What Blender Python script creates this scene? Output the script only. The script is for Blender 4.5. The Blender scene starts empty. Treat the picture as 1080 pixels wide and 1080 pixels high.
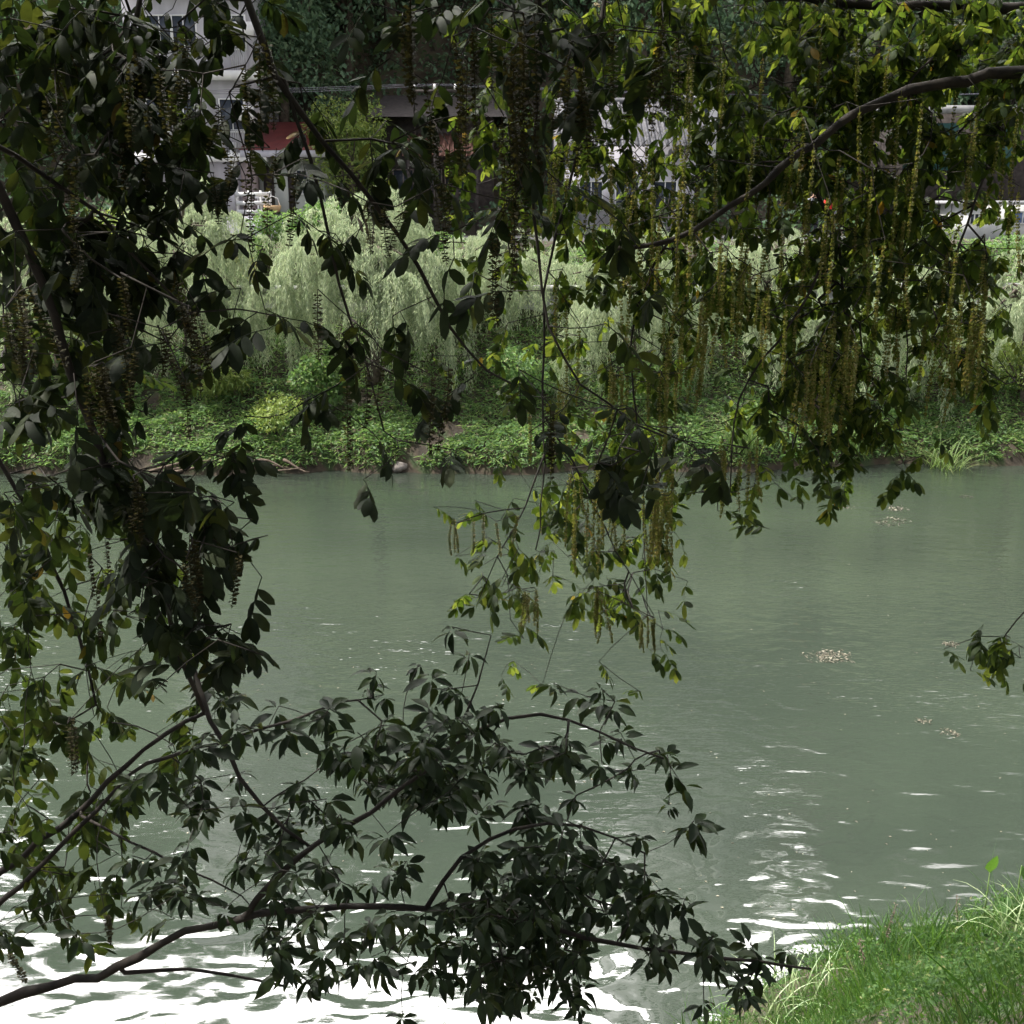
import bpy, math, random
import numpy as np
rng = np.random.default_rng(7); random.seed(7)
S = bpy.context.scene; COL = S.collection
R = math.radians
V3 = lambda *a: np.array(a, float)
# ------------------------------------------------------------------ camera
H = 7.5; PITCH = R(16); FPX = 1158.0
CP, SP = math.cos(PITCH), math.sin(PITCH)
FW, UP, RT = V3(0, CP, -SP), V3(0, SP, CP), V3(1, 0, 0); EYE = V3(0, 0, H)
def P(px, py, d):
    return EYE + d * (FW + (px-540)/FPX*RT + (540-py)/FPX*UP)
def at(px, py, Y):
    r = FW + (px-540)/FPX*RT + (540-py)/FPX*UP
    return EYE + r * (Y / r[1])
def onz(px, py, z):
    r = FW + (px-540)/FPX*RT + (540-py)/FPX*UP
    return EYE + r * ((z-H) / r[2])
def xat(px, Y, z):
    return (px-540)/FPX * (Y*CP - (z-H)*SP)
def zat(py, Y): return at(540, py, Y)[2]
cam = bpy.data.cameras.new('camera'); co = bpy.data.objects.new('camera', cam); COL.objects.link(co)
cam.sensor_width = 36; cam.lens = 18 / (540/FPX); cam.clip_end = 2000; cam.clip_start = 0.05
co.location = EYE; co.rotation_euler = (R(90)-PITCH, 0, 0); S.camera = co
# ------------------------------------------------------------------ light
SUN_EL, SUN_AZ = 57, -80      # azimuth from +Y toward +X
sd = V3(math.cos(R(SUN_EL))*math.sin(R(SUN_AZ)), math.cos(R(SUN_EL))*math.cos(R(SUN_AZ)), math.sin(R(SUN_EL)))
sl = bpy.data.lights.new('sun', 'SUN'); sl.energy = 5.0; sl.angle = R(0.5); sl.color = (1, .95, .86)
so = bpy.data.objects.new('sun', sl); COL.objects.link(so)
from mathutils import Vector, Matrix
so.rotation_euler = Vector(sd).to_track_quat('Z', 'Y').to_euler(); so.location = tuple(sd*60)
W = bpy.data.worlds.new('World'); S.world = W; W.use_nodes = True
nt = W.node_tree; N = nt.nodes; L = nt.links; N.clear()
out = N.new('ShaderNodeOutputWorld'); bg = N.new('ShaderNodeBackground'); sky = N.new('ShaderNodeTexSky')
sky.sky_type = 'NISHITA'; sky.sun_disc = False; sky.sun_elevation = R(SUN_EL); sky.sun_rotation = R(SUN_AZ)
sky.dust_density = 2.0; bg.inputs[1].default_value = 0.09
tc = N.new('ShaderNodeTexCoord')
no = N.new('ShaderNodeTexNoise'); no.inputs['Scale'].default_value = 1.6; no.inputs['Detail'].default_value = 5
L.new(tc.outputs['Generated'], no.inputs['Vector'])
mr = N.new('ShaderNodeMapRange'); mr.inputs[1].default_value = .36; mr.inputs[2].default_value = .58
L.new(no.outputs['Fac'], mr.inputs[0])
# added bright sky patch over the wooded hill, boosted so the water reflects white
dp = N.new('ShaderNodeVectorMath'); dp.operation = 'DOT_PRODUCT'; cb = V3(math.cos(R(50))*math.sin(R(-16)), math.cos(R(50))*math.cos(R(-16)), math.sin(R(50))); dp.inputs[1].default_value = tuple(cb)
L.new(tc.outputs['Generated'], dp.inputs[0])
m2 = N.new('ShaderNodeMapRange'); m2.interpolation_type = 'SMOOTHSTEP'
m2.inputs[1].default_value = .80; m2.inputs[2].default_value = .97; m2.inputs[3].default_value = 9; m2.inputs[4].default_value = 190
L.new(dp.outputs['Value'], m2.inputs[0])
cc = N.new('ShaderNodeVectorMath'); cc.operation = 'SCALE'; cc.inputs[0].default_value = (1, .97, .95)
L.new(m2.outputs[0], cc.inputs['Scale'])
mx = N.new('ShaderNodeMix'); mx.data_type = 'RGBA'
m3 = N.new('ShaderNodeMapRange'); m3.inputs[1].default_value = .80; m3.inputs[2].default_value = .93; L.new(dp.outputs['Value'], m3.inputs[0])
mm = N.new('ShaderNodeMath'); mm.operation = 'MAXIMUM'; L.new(mr.outputs[0], mm.inputs[0]); L.new(m3.outputs[0], mm.inputs[1])
L.new(mm.outputs[0], mx.inputs[0]); L.new(sky.outputs[0], mx.inputs[6]); L.new(cc.outputs[0], mx.inputs[7])
L.new(mx.outputs[2], bg.inputs[0]); L.new(bg.outputs[0], out.inputs[0])
S.view_settings.view_transform = 'Standard'; S.view_settings.look = 'None'
S.view_settings.exposure = 0.71; S.view_settings.gamma = 1
S.cycles.max_bounces = 8; S.cycles.transparent_max_bounces = 4
S.cycles.use_denoising = True; S.cycles.sample_clamp_indirect = 6; S.cycles.caustics_reflective = False
# ------------------------------------------------------------------ materials
def newmat(name):
    m = bpy.data.materials.new(name); m.use_nodes = True; n = m.node_tree; n.nodes.clear()
    return m, n.nodes, n.links, n.nodes.new('ShaderNodeOutputMaterial')
def ramp(N, stops):
    r = N.new('ShaderNodeValToRGB'); e = r.color_ramp.elements
    while len(e) > len(stops): e.remove(e[-1])
    while len(e) < len(stops): e.new(.5)
    for k, (p, c) in enumerate(stops): e[k].position = p; e[k].color = (*c, 1)
    return r
def leaf_mat(name, stops, tstops, trans=.35, rough=.42, spec=.4):
    m, N, L, o = newmat(name)
    g = N.new('ShaderNodeNewGeometry'); r = ramp(N, stops); r2 = ramp(N, tstops)
    L.new(g.outputs['Random Per Island'], r.inputs[0]); L.new(g.outputs['Random Per Island'], r2.inputs[0])
    p = N.new('ShaderNodeBsdfPrincipled'); p.inputs['Roughness'].default_value = rough; p.inputs['Specular IOR Level'].default_value = spec
    tcl = N.new('ShaderNodeTexCoord'); nl = N.new('ShaderNodeTexNoise'); nl.inputs['Scale'].default_value = 38; nl.inputs['Detail'].default_value = 3
    L.new(tcl.outputs['Object'], nl.inputs['Vector']); ml = N.new('ShaderNodeMapRange'); ml.inputs[1].default_value = .3; ml.inputs[2].default_value = .7; ml.inputs[3].default_value = .6; ml.inputs[4].default_value = 1.4
    L.new(nl.outputs['Fac'], ml.inputs[0]); hs = N.new('ShaderNodeVectorMath'); hs.operation = 'SCALE'; L.new(r.outputs[0], hs.inputs[0]); L.new(ml.outputs[0], hs.inputs['Scale'])
    L.new(hs.outputs[0], p.inputs['Base Color'])
    t = N.new('ShaderNodeBsdfTranslucent'); L.new(r2.outputs[0], t.inputs[0])
    x = N.new('ShaderNodeMixShader'); x.inputs[0].default_value = trans
    L.new(p.outputs[0], x.inputs[1]); L.new(t.outputs[0], x.inputs[2]); L.new(x.outputs[0], o.inputs[0])
    return m
def noise_mat(name, c1, c2, scale=3, rough=.85, bump=0, spec=.3, detail=6, c3=None, stretch=None, lo=.35, hi=.65):
    m, N, L, o = newmat(name)
    tc = N.new('ShaderNodeTexCoord'); mp = N.new('ShaderNodeMapping'); L.new(tc.outputs['Object'], mp.inputs[0])
    if stretch: mp.inputs['Scale'].default_value = stretch
    n = N.new('ShaderNodeTexNoise'); n.inputs['Scale'].default_value = scale; n.inputs['Detail'].default_value = detail
    L.new(mp.outputs[0], n.inputs['Vector'])
    st = [(lo, c1), (hi, c2)] if c3 is None else [(lo, c1), ((lo+hi)/2, c2), (hi, c3)]
    r = ramp(N, st); L.new(n.outputs['Fac'], r.inputs[0])
    p = N.new('ShaderNodeBsdfPrincipled'); p.inputs['Roughness'].default_value = rough; p.inputs['Specular IOR Level'].default_value = spec
    L.new(r.outputs[0], p.inputs['Base Color'])
    if bump:
        b = N.new('ShaderNodeBump'); b.inputs['Strength'].default_value = 1; b.inputs['Distance'].default_value = bump
        L.new(n.outputs['Fac'], b.inputs['Height']); L.new(b.outputs[0], p.inputs['Normal'])
    L.new(p.outputs[0], o.inputs[0]); return m
G = lambda r, g, b: (r, g, b)
M = {}
yel = (.45, .25, .03)
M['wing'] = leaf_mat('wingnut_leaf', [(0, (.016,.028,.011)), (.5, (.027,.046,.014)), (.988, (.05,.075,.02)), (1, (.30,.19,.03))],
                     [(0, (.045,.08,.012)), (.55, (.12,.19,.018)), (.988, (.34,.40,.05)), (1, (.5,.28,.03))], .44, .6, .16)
M['wing_dark'] = leaf_mat('wingnut_leaf_deep_shade', [(0, (.012,.019,.011)), (.6, (.017,.026,.012)), (.99, (.026,.036,.014)), (1, (.16,.10,.03))],
                     [(0, (.02,.04,.010)), (.7, (.05,.08,.012)), (1, (.13,.15,.02))], .2, .6, .15)  # same wingnut leaf, darkened in colour to stand for canopy shade
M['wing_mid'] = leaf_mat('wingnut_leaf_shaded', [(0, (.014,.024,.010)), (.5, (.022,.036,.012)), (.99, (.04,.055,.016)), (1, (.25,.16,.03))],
                     [(0, (.04,.07,.012)), (.6, (.08,.13,.016)), (.99, (.18,.22,.03)), (1, (.4,.25,.03))], .3, .6, .16)  # in-between copy, leaf colour dimmed for half shade
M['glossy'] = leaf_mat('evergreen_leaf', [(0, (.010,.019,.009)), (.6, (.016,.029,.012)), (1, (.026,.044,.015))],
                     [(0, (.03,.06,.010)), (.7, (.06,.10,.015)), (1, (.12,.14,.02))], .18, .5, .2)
M['willow'] = leaf_mat('willow_leaf', [(0, (.24,.31,.20)), (.5, (.36,.43,.29)), (1, (.52,.56,.38))],
                     [(0, (.30,.40,.22)), (1, (.58,.64,.38))], .42, .5, .3)
M['hill'] = leaf_mat('hillside_leaf', [(0, (.085,.15,.095)), (.5, (.12,.20,.12)), (1, (.17,.24,.14))],
                     [(0, (.08,.16,.08)), (1, (.15,.24,.10))], .35, .6, .2)
M['pale'] = leaf_mat('pale_shrub_leaf', [(0, (.12,.19,.05)), (.5, (.19,.27,.07)), (1, (.30,.35,.10))],
                     [(0, (.18,.28,.05)), (1, (.34,.40,.08))], .35, .5, .3)
M['cover'] = leaf_mat('bank_leaf', [(0, (.06,.13,.045)), (.5, (.11,.20,.07)), (.9, (.20,.29,.10)), (1, (.28,.22,.13))],
                     [(0, (.14,.28,.07)), (1, (.26,.40,.10))], .42, .5, .3)
M['reed'] = leaf_mat('reed_blade', [(0, (.10,.16,.05)), (.6, (.16,.24,.08)), (1, (.28,.30,.12))],
                     [(0, (.12,.22,.05)), (1, (.24,.34,.08))], .35, .5, .3)
M['grass'] = leaf_mat('grass_blade', [(0, (.016,.040,.009)), (.6, (.034,.080,.016)), (.95, (.07,.125,.03)), (1, (.22,.20,.10))],
                     [(0, (.04,.13,.012)), (1, (.13,.24,.03))], .35, .6, .15)
M['paleblade'] = leaf_mat('striped_blade', [(0, (.09,.17,.05)), (1, (.28,.34,.18))], [(0, (.2,.3,.1)), (1, (.35,.42,.2))], .3, .4, .4)
M['yellow'] = leaf_mat('yellow_leaf', [(0, (.35,.33,.05)), (1, (.55,.48,.10))], [(0, (.4,.4,.05)), (1, (.6,.5,.1))], .3)
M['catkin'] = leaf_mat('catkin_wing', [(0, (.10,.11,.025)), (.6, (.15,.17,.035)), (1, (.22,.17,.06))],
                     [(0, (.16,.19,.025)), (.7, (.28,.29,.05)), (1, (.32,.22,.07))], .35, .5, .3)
M['catkin_dark'] = leaf_mat('catkin_wing_shaded', [(0, (.018,.017,.009)), (1, (.045,.040,.014))], [(0, (.03,.03,.01)), (1, (.10,.09,.02))], .25, .7, .1)  # catkin colour darkened, shade of the near tree painted in
M['bark'] = noise_mat('dark_bark', (.012,.010,.009), (.034,.028,.023), 14, .8, .006, stretch=(1,1,1))
M['wbark'] = noise_mat('willow_bark', (.05,.04,.032), (.12,.10,.08), 8, .9, .02)
M['twigbrown'] = noise_mat('dead_wood', (.06,.045,.032), (.15,.115,.09), 9, .9, .01)
M['wallA'] = noise_mat('lavender_render', (.38,.37,.42), (.56,.55,.62), 1.6, .85, .002, stretch=(1,1,.22))
M['wallB'] = noise_mat('grey_green_render', (.48,.52,.50), (.58,.60,.57), 2, .85, .002)
M['white'] = noise_mat('white_paint', (.68,.68,.70), (.80,.80,.80), 3, .6)
M['pink'] = noise_mat('brown_pillar_render', (.19,.15,.15), (.27,.22,.22), 6, .85)
M['redroof'] = noise_mat('red_roof_sheet', (.11,.022,.022), (.16,.034,.032), 2.5, .6, stretch=(1,1,1))
M['greyroof'] = noise_mat('grey_roof_tile', (.09,.09,.10), (.18,.18,.20), 5, .8)
M['brownroof'] = noise_mat('brown_roof_tile', (.13,.065,.05), (.24,.12,.09), 5, .8)
M['timber'] = noise_mat('dark_timber', (.025,.02,.02), (.06,.05,.048), 6, .8)
M['tower'] = noise_mat('pale_tower_render', (.74,.74,.78), (.80,.80,.83), .4, .85)
M['teal'] = noise_mat('teal_panel', (.03,.08,.08), (.045,.12,.115), 2, .5)
M['concrete'] = noise_mat('grey_concrete', (.22,.22,.23), (.36,.36,.36), 2.5, .9, .004)
M['road'] = noise_mat('asphalt', (.045,.045,.046), (.065,.065,.064), 6, .9)
M['stone'] = noise_mat('bank_stone', (.08,.07,.06), (.30,.27,.25), 3.5, .85, .02)
M['debris'] = leaf_mat('floating_litter', [(0, (.035,.034,.022)), (.5, (.10,.09,.06)), (1, (.24,.225,.17))], [(0, (.1,.08,.05)), (1, (.3,.25,.2))], .1, .7)
M['redcloth'] = noise_mat('red_cloth', (.55,.03,.02), (.65,.05,.04), 9)
M['whitecloth'] = noise_mat('white_cloth', (.62,.64,.70), (.75,.76,.80), 9)
M['darkcloth'] = noise_mat('dark_cloth', (.03,.03,.045), (.06,.06,.08), 9)
M['skin'] = noise_mat('skin', (.36,.22,.16), (.42,.27,.20), 6, .6)
M['hair'] = noise_mat('black_hair', (.012,.010,.010), (.03,.025,.022), 30, .6)
M['orange'] = noise_mat('orange_plastic', (.42,.27,.14), (.52,.36,.20), 5, .4)
M['metal'] = noise_mat('grey_metal', (.30,.30,.32), (.42,.42,.44), 5, .45)
m, Nn, Ll, o = newmat('dark_window_glass')
p = Nn.new('ShaderNodeBsdfPrincipled'); p.inputs['Base Color'].default_value = (.035,.045,.065,1); p.inputs['Roughness'].default_value = .08
Ll.new(p.outputs[0], o.inputs[0]); M['glass'] = m
m, Nn, Ll, o = newmat('blue_window_glass')
p = Nn.new('ShaderNodeBsdfPrincipled'); p.inputs['Base Color'].default_value = (.12,.17,.33,1); p.inputs['Roughness'].default_value = .15
Ll.new(p.outputs[0], o.inputs[0]); M['blueglass'] = m
# river water: murky green body, rippled surface
m, Nn, Ll, o = newmat('river_water')
tc = Nn.new('ShaderNodeTexCoord')
def wnoise(scale, stretch, rot, detail, rough=.5, dist=0.):
    mp = Nn.new('ShaderNodeMapping'); mp.inputs['Scale'].default_value = stretch; mp.inputs['Rotation'].default_value = (0, 0, R(rot))
    Ll.new(tc.outputs['Object'], mp.inputs[0])
    n = Nn.new('ShaderNodeTexNoise'); n.inputs['Scale'].default_value = scale; n.inputs['Detail'].default_value = detail
    n.inputs['Roughness'].default_value = rough; n.inputs['Distortion'].default_value = dist
    Ll.new(mp.outputs[0], n.inputs['Vector']); return n
def bump(h, dist, prev=None):
    b = Nn.new('ShaderNodeBump'); b.inputs['Strength'].default_value = 1; b.inputs['Distance'].default_value = dist
    Ll.new(h, b.inputs['Height'])
    if prev: Ll.new(prev.outputs[0], b.inputs['Normal'])
    return b
big = wnoise(2.0, (.9, 1.6, 1), 24, 1.0, .4, .5)
mid = wnoise(3.2, (.55, 1.6, 1), 8, 2, .5, .2)
fine = wnoise(9.0, (.6, 2.0, 1), -6, 2, .5)
# calm and ruffled patches
patch = wnoise(.16, (1, 1.3, 1), 0, 2)
pr = Nn.new('ShaderNodeMapRange'); pr.inputs[1].default_value = .40; pr.inputs[2].default_value = .62; pr.inputs[3].default_value = .35; pr.inputs[4].default_value = 1.0
Ll.new(patch.outputs['Fac'], pr.inputs[0])
# shelter of the near bank: ripples grow toward midstream
sx = Nn.new('ShaderNodeSeparateXYZ'); Ll.new(tc.outputs['Object'], sx.inputs[0])
shl = Nn.new('ShaderNodeMapRange'); shl.interpolation_type = 'SMOOTHSTEP'; shl.inputs[1].default_value = 9.5; shl.inputs[2].default_value = 17; shl.inputs[3].default_value = .10; shl.inputs[4].default_value = 1
Ll.new(sx.outputs['Y'], shl.inputs[0])
mu = Nn.new('ShaderNodeMath'); mu.operation = 'MULTIPLY'; Ll.new(pr.outputs[0], mu.inputs[0]); Ll.new(shl.outputs[0], mu.inputs[1])
def mulh(n):
    q = Nn.new('ShaderNodeMath'); q.operation = 'MULTIPLY'; Ll.new(n.outputs['Fac'], q.inputs[0]); Ll.new(mu.outputs[0], q.inputs[1]); return q.outputs[0]
b1 = bump(big.outputs['Fac'], .0165); b2 = bump(mulh(mid), .0135, b1); b3 = bump(mulh(fine), .0098, b2)
p = Nn.new('ShaderNodeBsdfPrincipled'); p.inputs['Roughness'].default_value = .03; p.inputs['IOR'].default_value = 1.68
cn = wnoise(.12, (1, 1.5, 1), 12, 3); r = ramp(Nn, [(.35, (.022,.0288,.0224)), (.65, (.031,.0405,.0295))]); Ll.new(cn.outputs['Fac'], r.inputs[0])
Ll.new(r.outputs[0], p.inputs['Base Color']); Ll.new(b3.outputs[0], p.inputs['Normal']); Ll.new(p.outputs[0], o.inputs[0]); M['water'] = m
# ------------------------------------------------------------------ object helpers
def tag(o, label=None, cat=None, group=None, kind=None):
    if label: o['label'] = label
    if cat: o['category'] = cat
    if group: o['group'] = group
    if kind: o['kind'] = kind
    return o
def thing(name, loc, label, cat, group=None):
    o = bpy.data.objects.new(name, None); COL.objects.link(o); o.location = tuple(loc); o.empty_display_size = .2
    return tag(o, label, cat, group)
def wloc(o):
    l = np.zeros(3)
    while o is not None: l = l + np.array(o.location); o = o.parent
    return l
def mesh(name, verts, tris, mat, parent=None, smooth=False, quads=None):
    """tris: (n,3) array (and optional quads (m,4)); verts in world space, stored relative to the parent"""
    me = bpy.data.meshes.new(name); v = np.asarray(verts, float).reshape(-1, 3)
    base = wloc(parent) if parent is not None else np.zeros(3)
    v = v - base
    t = np.asarray(tris, np.int64).reshape(-1, 3); q = np.asarray(quads if quads is not None else [], np.int64).reshape(-1, 4)
    me.vertices.add(len(v)); me.vertices.foreach_set('co', v.ravel().astype(np.float32))
    loops = np.concatenate([t.ravel(), q.ravel()]).astype(np.int32)
    me.loops.add(len(loops)); me.loops.foreach_set('vertex_index', loops)
    starts = np.concatenate([np.arange(len(t))*3, len(t)*3 + np.arange(len(q))*4]).astype(np.int32)
    me.polygons.add(len(starts)); me.polygons.foreach_set('loop_start', starts)
    if smooth: me.polygons.foreach_set('use_smooth', np.ones(len(starts), bool))
    me.update(calc_edges=True); me.validate()
    if mat: me.materials.append(mat)
    o = bpy.data.objects.new(name, me); COL.objects.link(o)
    if parent is not None: o.parent = parent
    return o
class MB:
    def __init__(s): s.v = []; s.t = []; s.q = []; s.n = 0
    def add(s, v, t=(), q=()):
        v = np.asarray(v, float).reshape(-1, 3)
        if len(t): s.t.append(np.asarray(t).reshape(-1, 3) + s.n)
        if len(q): s.q.append(np.asarray(q).reshape(-1, 4) + s.n)
        s.v.append(v); s.n += len(v); return s
    def box(s, x0, x1, y0, y1, z0, z1):
        v = [(x, y, z) for z in (z0, z1) for y in (y0, y1) for x in (x0, x1)]
        return s.add(v, q=[(0,2,3,1),(4,5,7,6),(0,1,5,4),(2,6,7,3),(0,4,6,2),(1,3,7,5)])
    def tube(s, pts, rad, n=6, cap=True):
        pts = np.asarray(pts, float); k = len(pts); rad = np.broadcast_to(np.asarray(rad, float), (k,))
        tg = np.gradient(pts, axis=0) if k > 1 else np.array([[0,0,1.]])
        tg /= np.linalg.norm(tg, axis=1)[:, None] + 1e-9
        u = np.cross(tg[0], V3(0, 0, 1)); 
        if np.linalg.norm(u) < .1: u = np.cross(tg[0], V3(1, 0, 0))
        vs = []
        for i in range(k):
            u = u - tg[i]*np.dot(u, tg[i]); u /= np.linalg.norm(u) + 1e-9; w = np.cross(tg[i], u)
            a = np.arange(n)*2*np.pi/n
            vs.append(pts[i] + rad[i]*(np.cos(a)[:, None]*u + np.sin(a)[:, None]*w))
        v = np.concatenate(vs); q = []
        for i in range(k-1):
            for j in range(n): q.append((i*n+j, i*n+(j+1) % n, (i+1)*n+(j+1) % n, (i+1)*n+j))
        t = []
        if cap:
            v = np.vstack([v, pts[0], pts[-1]])
            for j in range(n): t.append((k*n, (j+1) % n, j)); t.append((k*n+1, (k-1)*n+j, (k-1)*n+(j+1) % n))
        return s.add(v, t, q)
    def build(s, name, mat, parent=None, smooth=False):
        z3 = np.zeros((0, 3), int); z4 = np.zeros((0, 4), int)
        return mesh(name, np.concatenate(s.v), np.concatenate(s.t) if s.t else z3, mat, parent, smooth, np.concatenate(s.q) if s.q else z4)
def inst(name, temps, idx, Rm, T, mat, parent=None, smooth=True):
    vs, ts, n = [], [], 0
    for k, (tv, tt) in enumerate(temps):
        sel = np.where(idx == k)[0]
        if not len(sel): continue
        v = np.einsum('nij,vj->nvi', Rm[sel], tv) + T[sel][:, None, :]
        t = tt[None] + (np.arange(len(sel))*len(tv))[:, None, None] + n
        vs.append(v.reshape(-1, 3)); ts.append(t.reshape(-1, 3)); n += len(sel)*len(tv)
    return mesh(name, np.concatenate(vs), np.concatenate(ts), mat, parent, smooth)
def frames(dirs, roll=None, upv=V3(0, 0, 1), scale=1.):
    """matrices with X along dirs, Z as close to up as roll allows"""
    X = dirs/np.linalg.norm(dirs, axis=1)[:, None]
    Y = np.cross(np.broadcast_to(upv, X.shape), X); nn = np.linalg.norm(Y, axis=1)
    Y[nn < .05] = V3(1, 0, 0); Y /= np.linalg.norm(Y, axis=1)[:, None]; Z = np.cross(X, Y)
    if roll is not None:
        c, s_ = np.cos(roll)[:, None], np.sin(roll)[:, None]; Y, Z = c*Y + s_*Z, c*Z - s_*Y
    m = np.stack([X, Y, Z], axis=2)
    return m * np.broadcast_to(np.asarray(scale, float), (len(X),))[:, None, None]
def rnd(n, a, b): return rng.uniform(a, b, n)
# ------------------------------------------------------------------ leaf templates
def leaflet(Ln, Wd, droop, fold, prof, side=0.):
    ts = [0, .22, .5, .78, 1]
    v = [(0, 0, 0)]
    for t, w in zip(ts[1:4], prof):
        x = Ln*t*(1-.12*droop*t); z = -droop*Ln*t*t*.55; y = side*Ln*t*t
        v += [(x, y+Wd/2*w, z+fold*Wd*w), (x, y, z), (x, y-Wd/2*w, z+fold*Wd*w)]
    v.append((Ln*(1-.12*droop), side*Ln, -droop*Ln*.55))
    t = [(0,1,2),(0,2,3),(1,4,5),(1,5,2),(2,5,6),(2,6,3),(4,7,8),(4,8,5),(5,8,9),(5,9,6),(7,10,8),(8,10,9)]
    return np.array(v), np.array(t)
def rotz(a): c, s = math.cos(a), math.sin(a); return np.array([[c,-s,0],[s,c,0],[0,0,1]])
def roty(a): c, s = math.cos(a), math.sin(a); return np.array([[c,0,s],[0,1,0],[-s,0,c]])
def rotx(a): c, s = math.cos(a), math.sin(a); return np.array([[1,0,0],[0,c,-s],[0,s,c]])
def combine(parts):
    v, t, n = [], [], 0
    for a, b in parts: v.append(a); t.append(b+n); n += len(a)
    return np.concatenate(v), np.concatenate(t)
def compound(npair, rach, Ln, Wd):
    parts = []; arch = rng.uniform(.3, .9)
    def rp(t): return V3(rach*t*(1-.15*arch*t), 0, -arch*rach*.5*t*t)
    pr = (.80, 1.0, .86)
    for i in range(npair):
        t = .30 + .62*i/max(1, npair-1)
        for sg in (1, -1):
            s = rng.uniform(.8, 1.08)*(.78+.25*t)
            v, tt = leaflet(Ln*s, Wd*s, rng.uniform(.2, .9), rng.uniform(-.25, .10), pr, rng.uniform(-.08, .08))
            v = v @ rotx(rng.uniform(-.3, .3)).T @ roty(rng.uniform(.05, .75)).T @ rotz(sg*rng.uniform(.75, 1.15)).T
            parts.append((v + rp(t+rng.uniform(-.04, .04)), tt))
    for sg in ((0,) if rng.random() < .6 else (-.3, .3)):
        v, tt = leaflet(Ln*rng.uniform(.95, 1.15), Wd*1.05, rng.uniform(.3, .9), -.08, pr)
        parts.append((v @ roty(arch*.7).T @ rotz(sg).T + rp(1), tt))
    w = .0016
    rv = []; rt = []
    for i, t in enumerate((0, .35, .7, 1)):
        p = rp(t); rv += [p+V3(0, w, 0), p-V3(0, w, 0), p-V3(0, 0, w*1.6)]
    for i in range(3):
        a = i*3
        for j in range(3): rt += [(a+j, a+(j+1) % 3, a+3+j), (a+(j+1) % 3, a+3+(j+1) % 3, a+3+j)]
    parts.append((np.array(rv), np.array(rt)))
    return combine(parts)
def whorl(n, Ln, Wd):
    parts = []; a0 = rng.uniform(0, 6.28)
    for i in range(n):
        s = rng.uniform(.65, 1.12)
        v, tt = leaflet(Ln*s, Wd*s, rng.uniform(.2, 1.1), rng.uniform(.05, .32), (.72, 1.0, .58), rng.uniform(-.1, .1))
        v = v + V3(.012, 0, 0)
        v = v @ rotx(rng.uniform(-.5, .5)).T @ roty(rng.uniform(-.15, 1.0)).T @ rotz(a0 + i*2.4).T
        parts.append((v + V3(0, 0, -rng.uniform(0, .035)), tt))
    return combine(parts)
T_wing = [compound(int(rng.integers(2, 5)), rng.uniform(.10, .17), .088, .036) for _ in range(14)]
T_whorl = [whorl(int(rng.integers(5, 9)), .098, .036) for _ in range(12)]
def tri_leaf(Ln, Wd): return (np.array([(0,0,0),(Ln*.45,Wd/2,.02*Ln),(Ln,0,-.15*Ln),(Ln*.45,-Wd/2,.02*Ln)]), np.array([(0,1,2),(0,2,3)]))
# ------------------------------------------------------------------ terrain
def fbm(x, y, s, o=3, seed=0):
    r = 0; a = 1
    for k in range(o):
        r = r + a*np.sin(x*s*1.0+1.7*k+seed+1.3*np.sin(y*s*.8+k))*np.cos(y*s*1.1+2.1*k+seed*1.3+np.sin(x*s*.7))
        s *= 2.1; a *= .5
    return r
NSX = [-60, -3, 0.4, 1.1, 1.66, 2.45, 3.2, 5.56, 9, 20, 80]
NSY = [6.2, 6.4, 6.6, 7.6, 8.4, 9.15, 9.6, 10.3, 10.8, 11, 11]
def ynear(x): return np.interp(x, NSX, NSY)
def yfar(x): return 30.2 + np.interp(x, [-40, 5, 12, 40], [-.3, .1, 1.0, 1.4]) + .34*fbm(x, x*0, .8, 3, 2)
def hgt(x, y):
    x = np.asarray(x, float); y = np.asarray(y, float)
    dn = ynear(x) - y; df = y - yfar(x)
    near = np.interp(dn, [-3, -.15, .15, .8, 1.8, 4, 8.5, 60], [-1.6, -.15, .10, .42, 1.0, 2.9, 5.9, 6.0])
    far = np.interp(df, [-3, -.1, .12, .35, 2.2, 3.6, 5.6, 6.2, 6.35, 9.2, 9.6, 17, 20, 66, 120, 400], [-1.6, -.12, .30, .62, 1.3, 2.0, 3.5, 3.9, 4.0, 5.75, 6.0, 6.0, 7.0, 58.5, 64.5, 69])
    h = np.where(dn > df, near, far)
    amp = np.where(dn > df, np.clip(dn, 0, 1)*.13, np.clip(df, 0, 1)*.13*(df < 6) + np.clip((df-18)/10, 0, 1)*1.4)
    return h + amp*fbm(x, y, np.where(True, .9, .9), 3, 5)*np.where(df > 18, 1, 1)
xs = np.unique(np.concatenate([np.arange(-400, -44, 12.), np.arange(-44, -10, 1.), np.arange(-10, 14, .3), np.arange(14, 60, 1.), np.arange(60, 401, 12.)]))
ys = np.unique(np.concatenate([np.arange(-100, -4, 8.), np.arange(-4, 13, .25), np.arange(13, 29, 1.5), np.arange(29, 41, .2), np.arange(41, 60, 1.), np.arange(60, 401, 5.)]))
XX, YY = np.meshgrid(xs, ys); ZZ = hgt(XX, YY)
gv = np.stack([XX, YY, ZZ], -1).reshape(-1, 3); nx, ny = len(xs), len(ys)
ii = (np.arange(ny-1)[:, None]*nx + np.arange(nx-1)[None]).ravel()
m, Nn, Ll, o = newmat('bank_soil')
tcn = Nn.new('ShaderNodeTexCoord'); n1 = Nn.new('ShaderNodeTexNoise'); n1.inputs['Scale'].default_value = 2.2; n1.inputs['Detail'].default_value = 8
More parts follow.
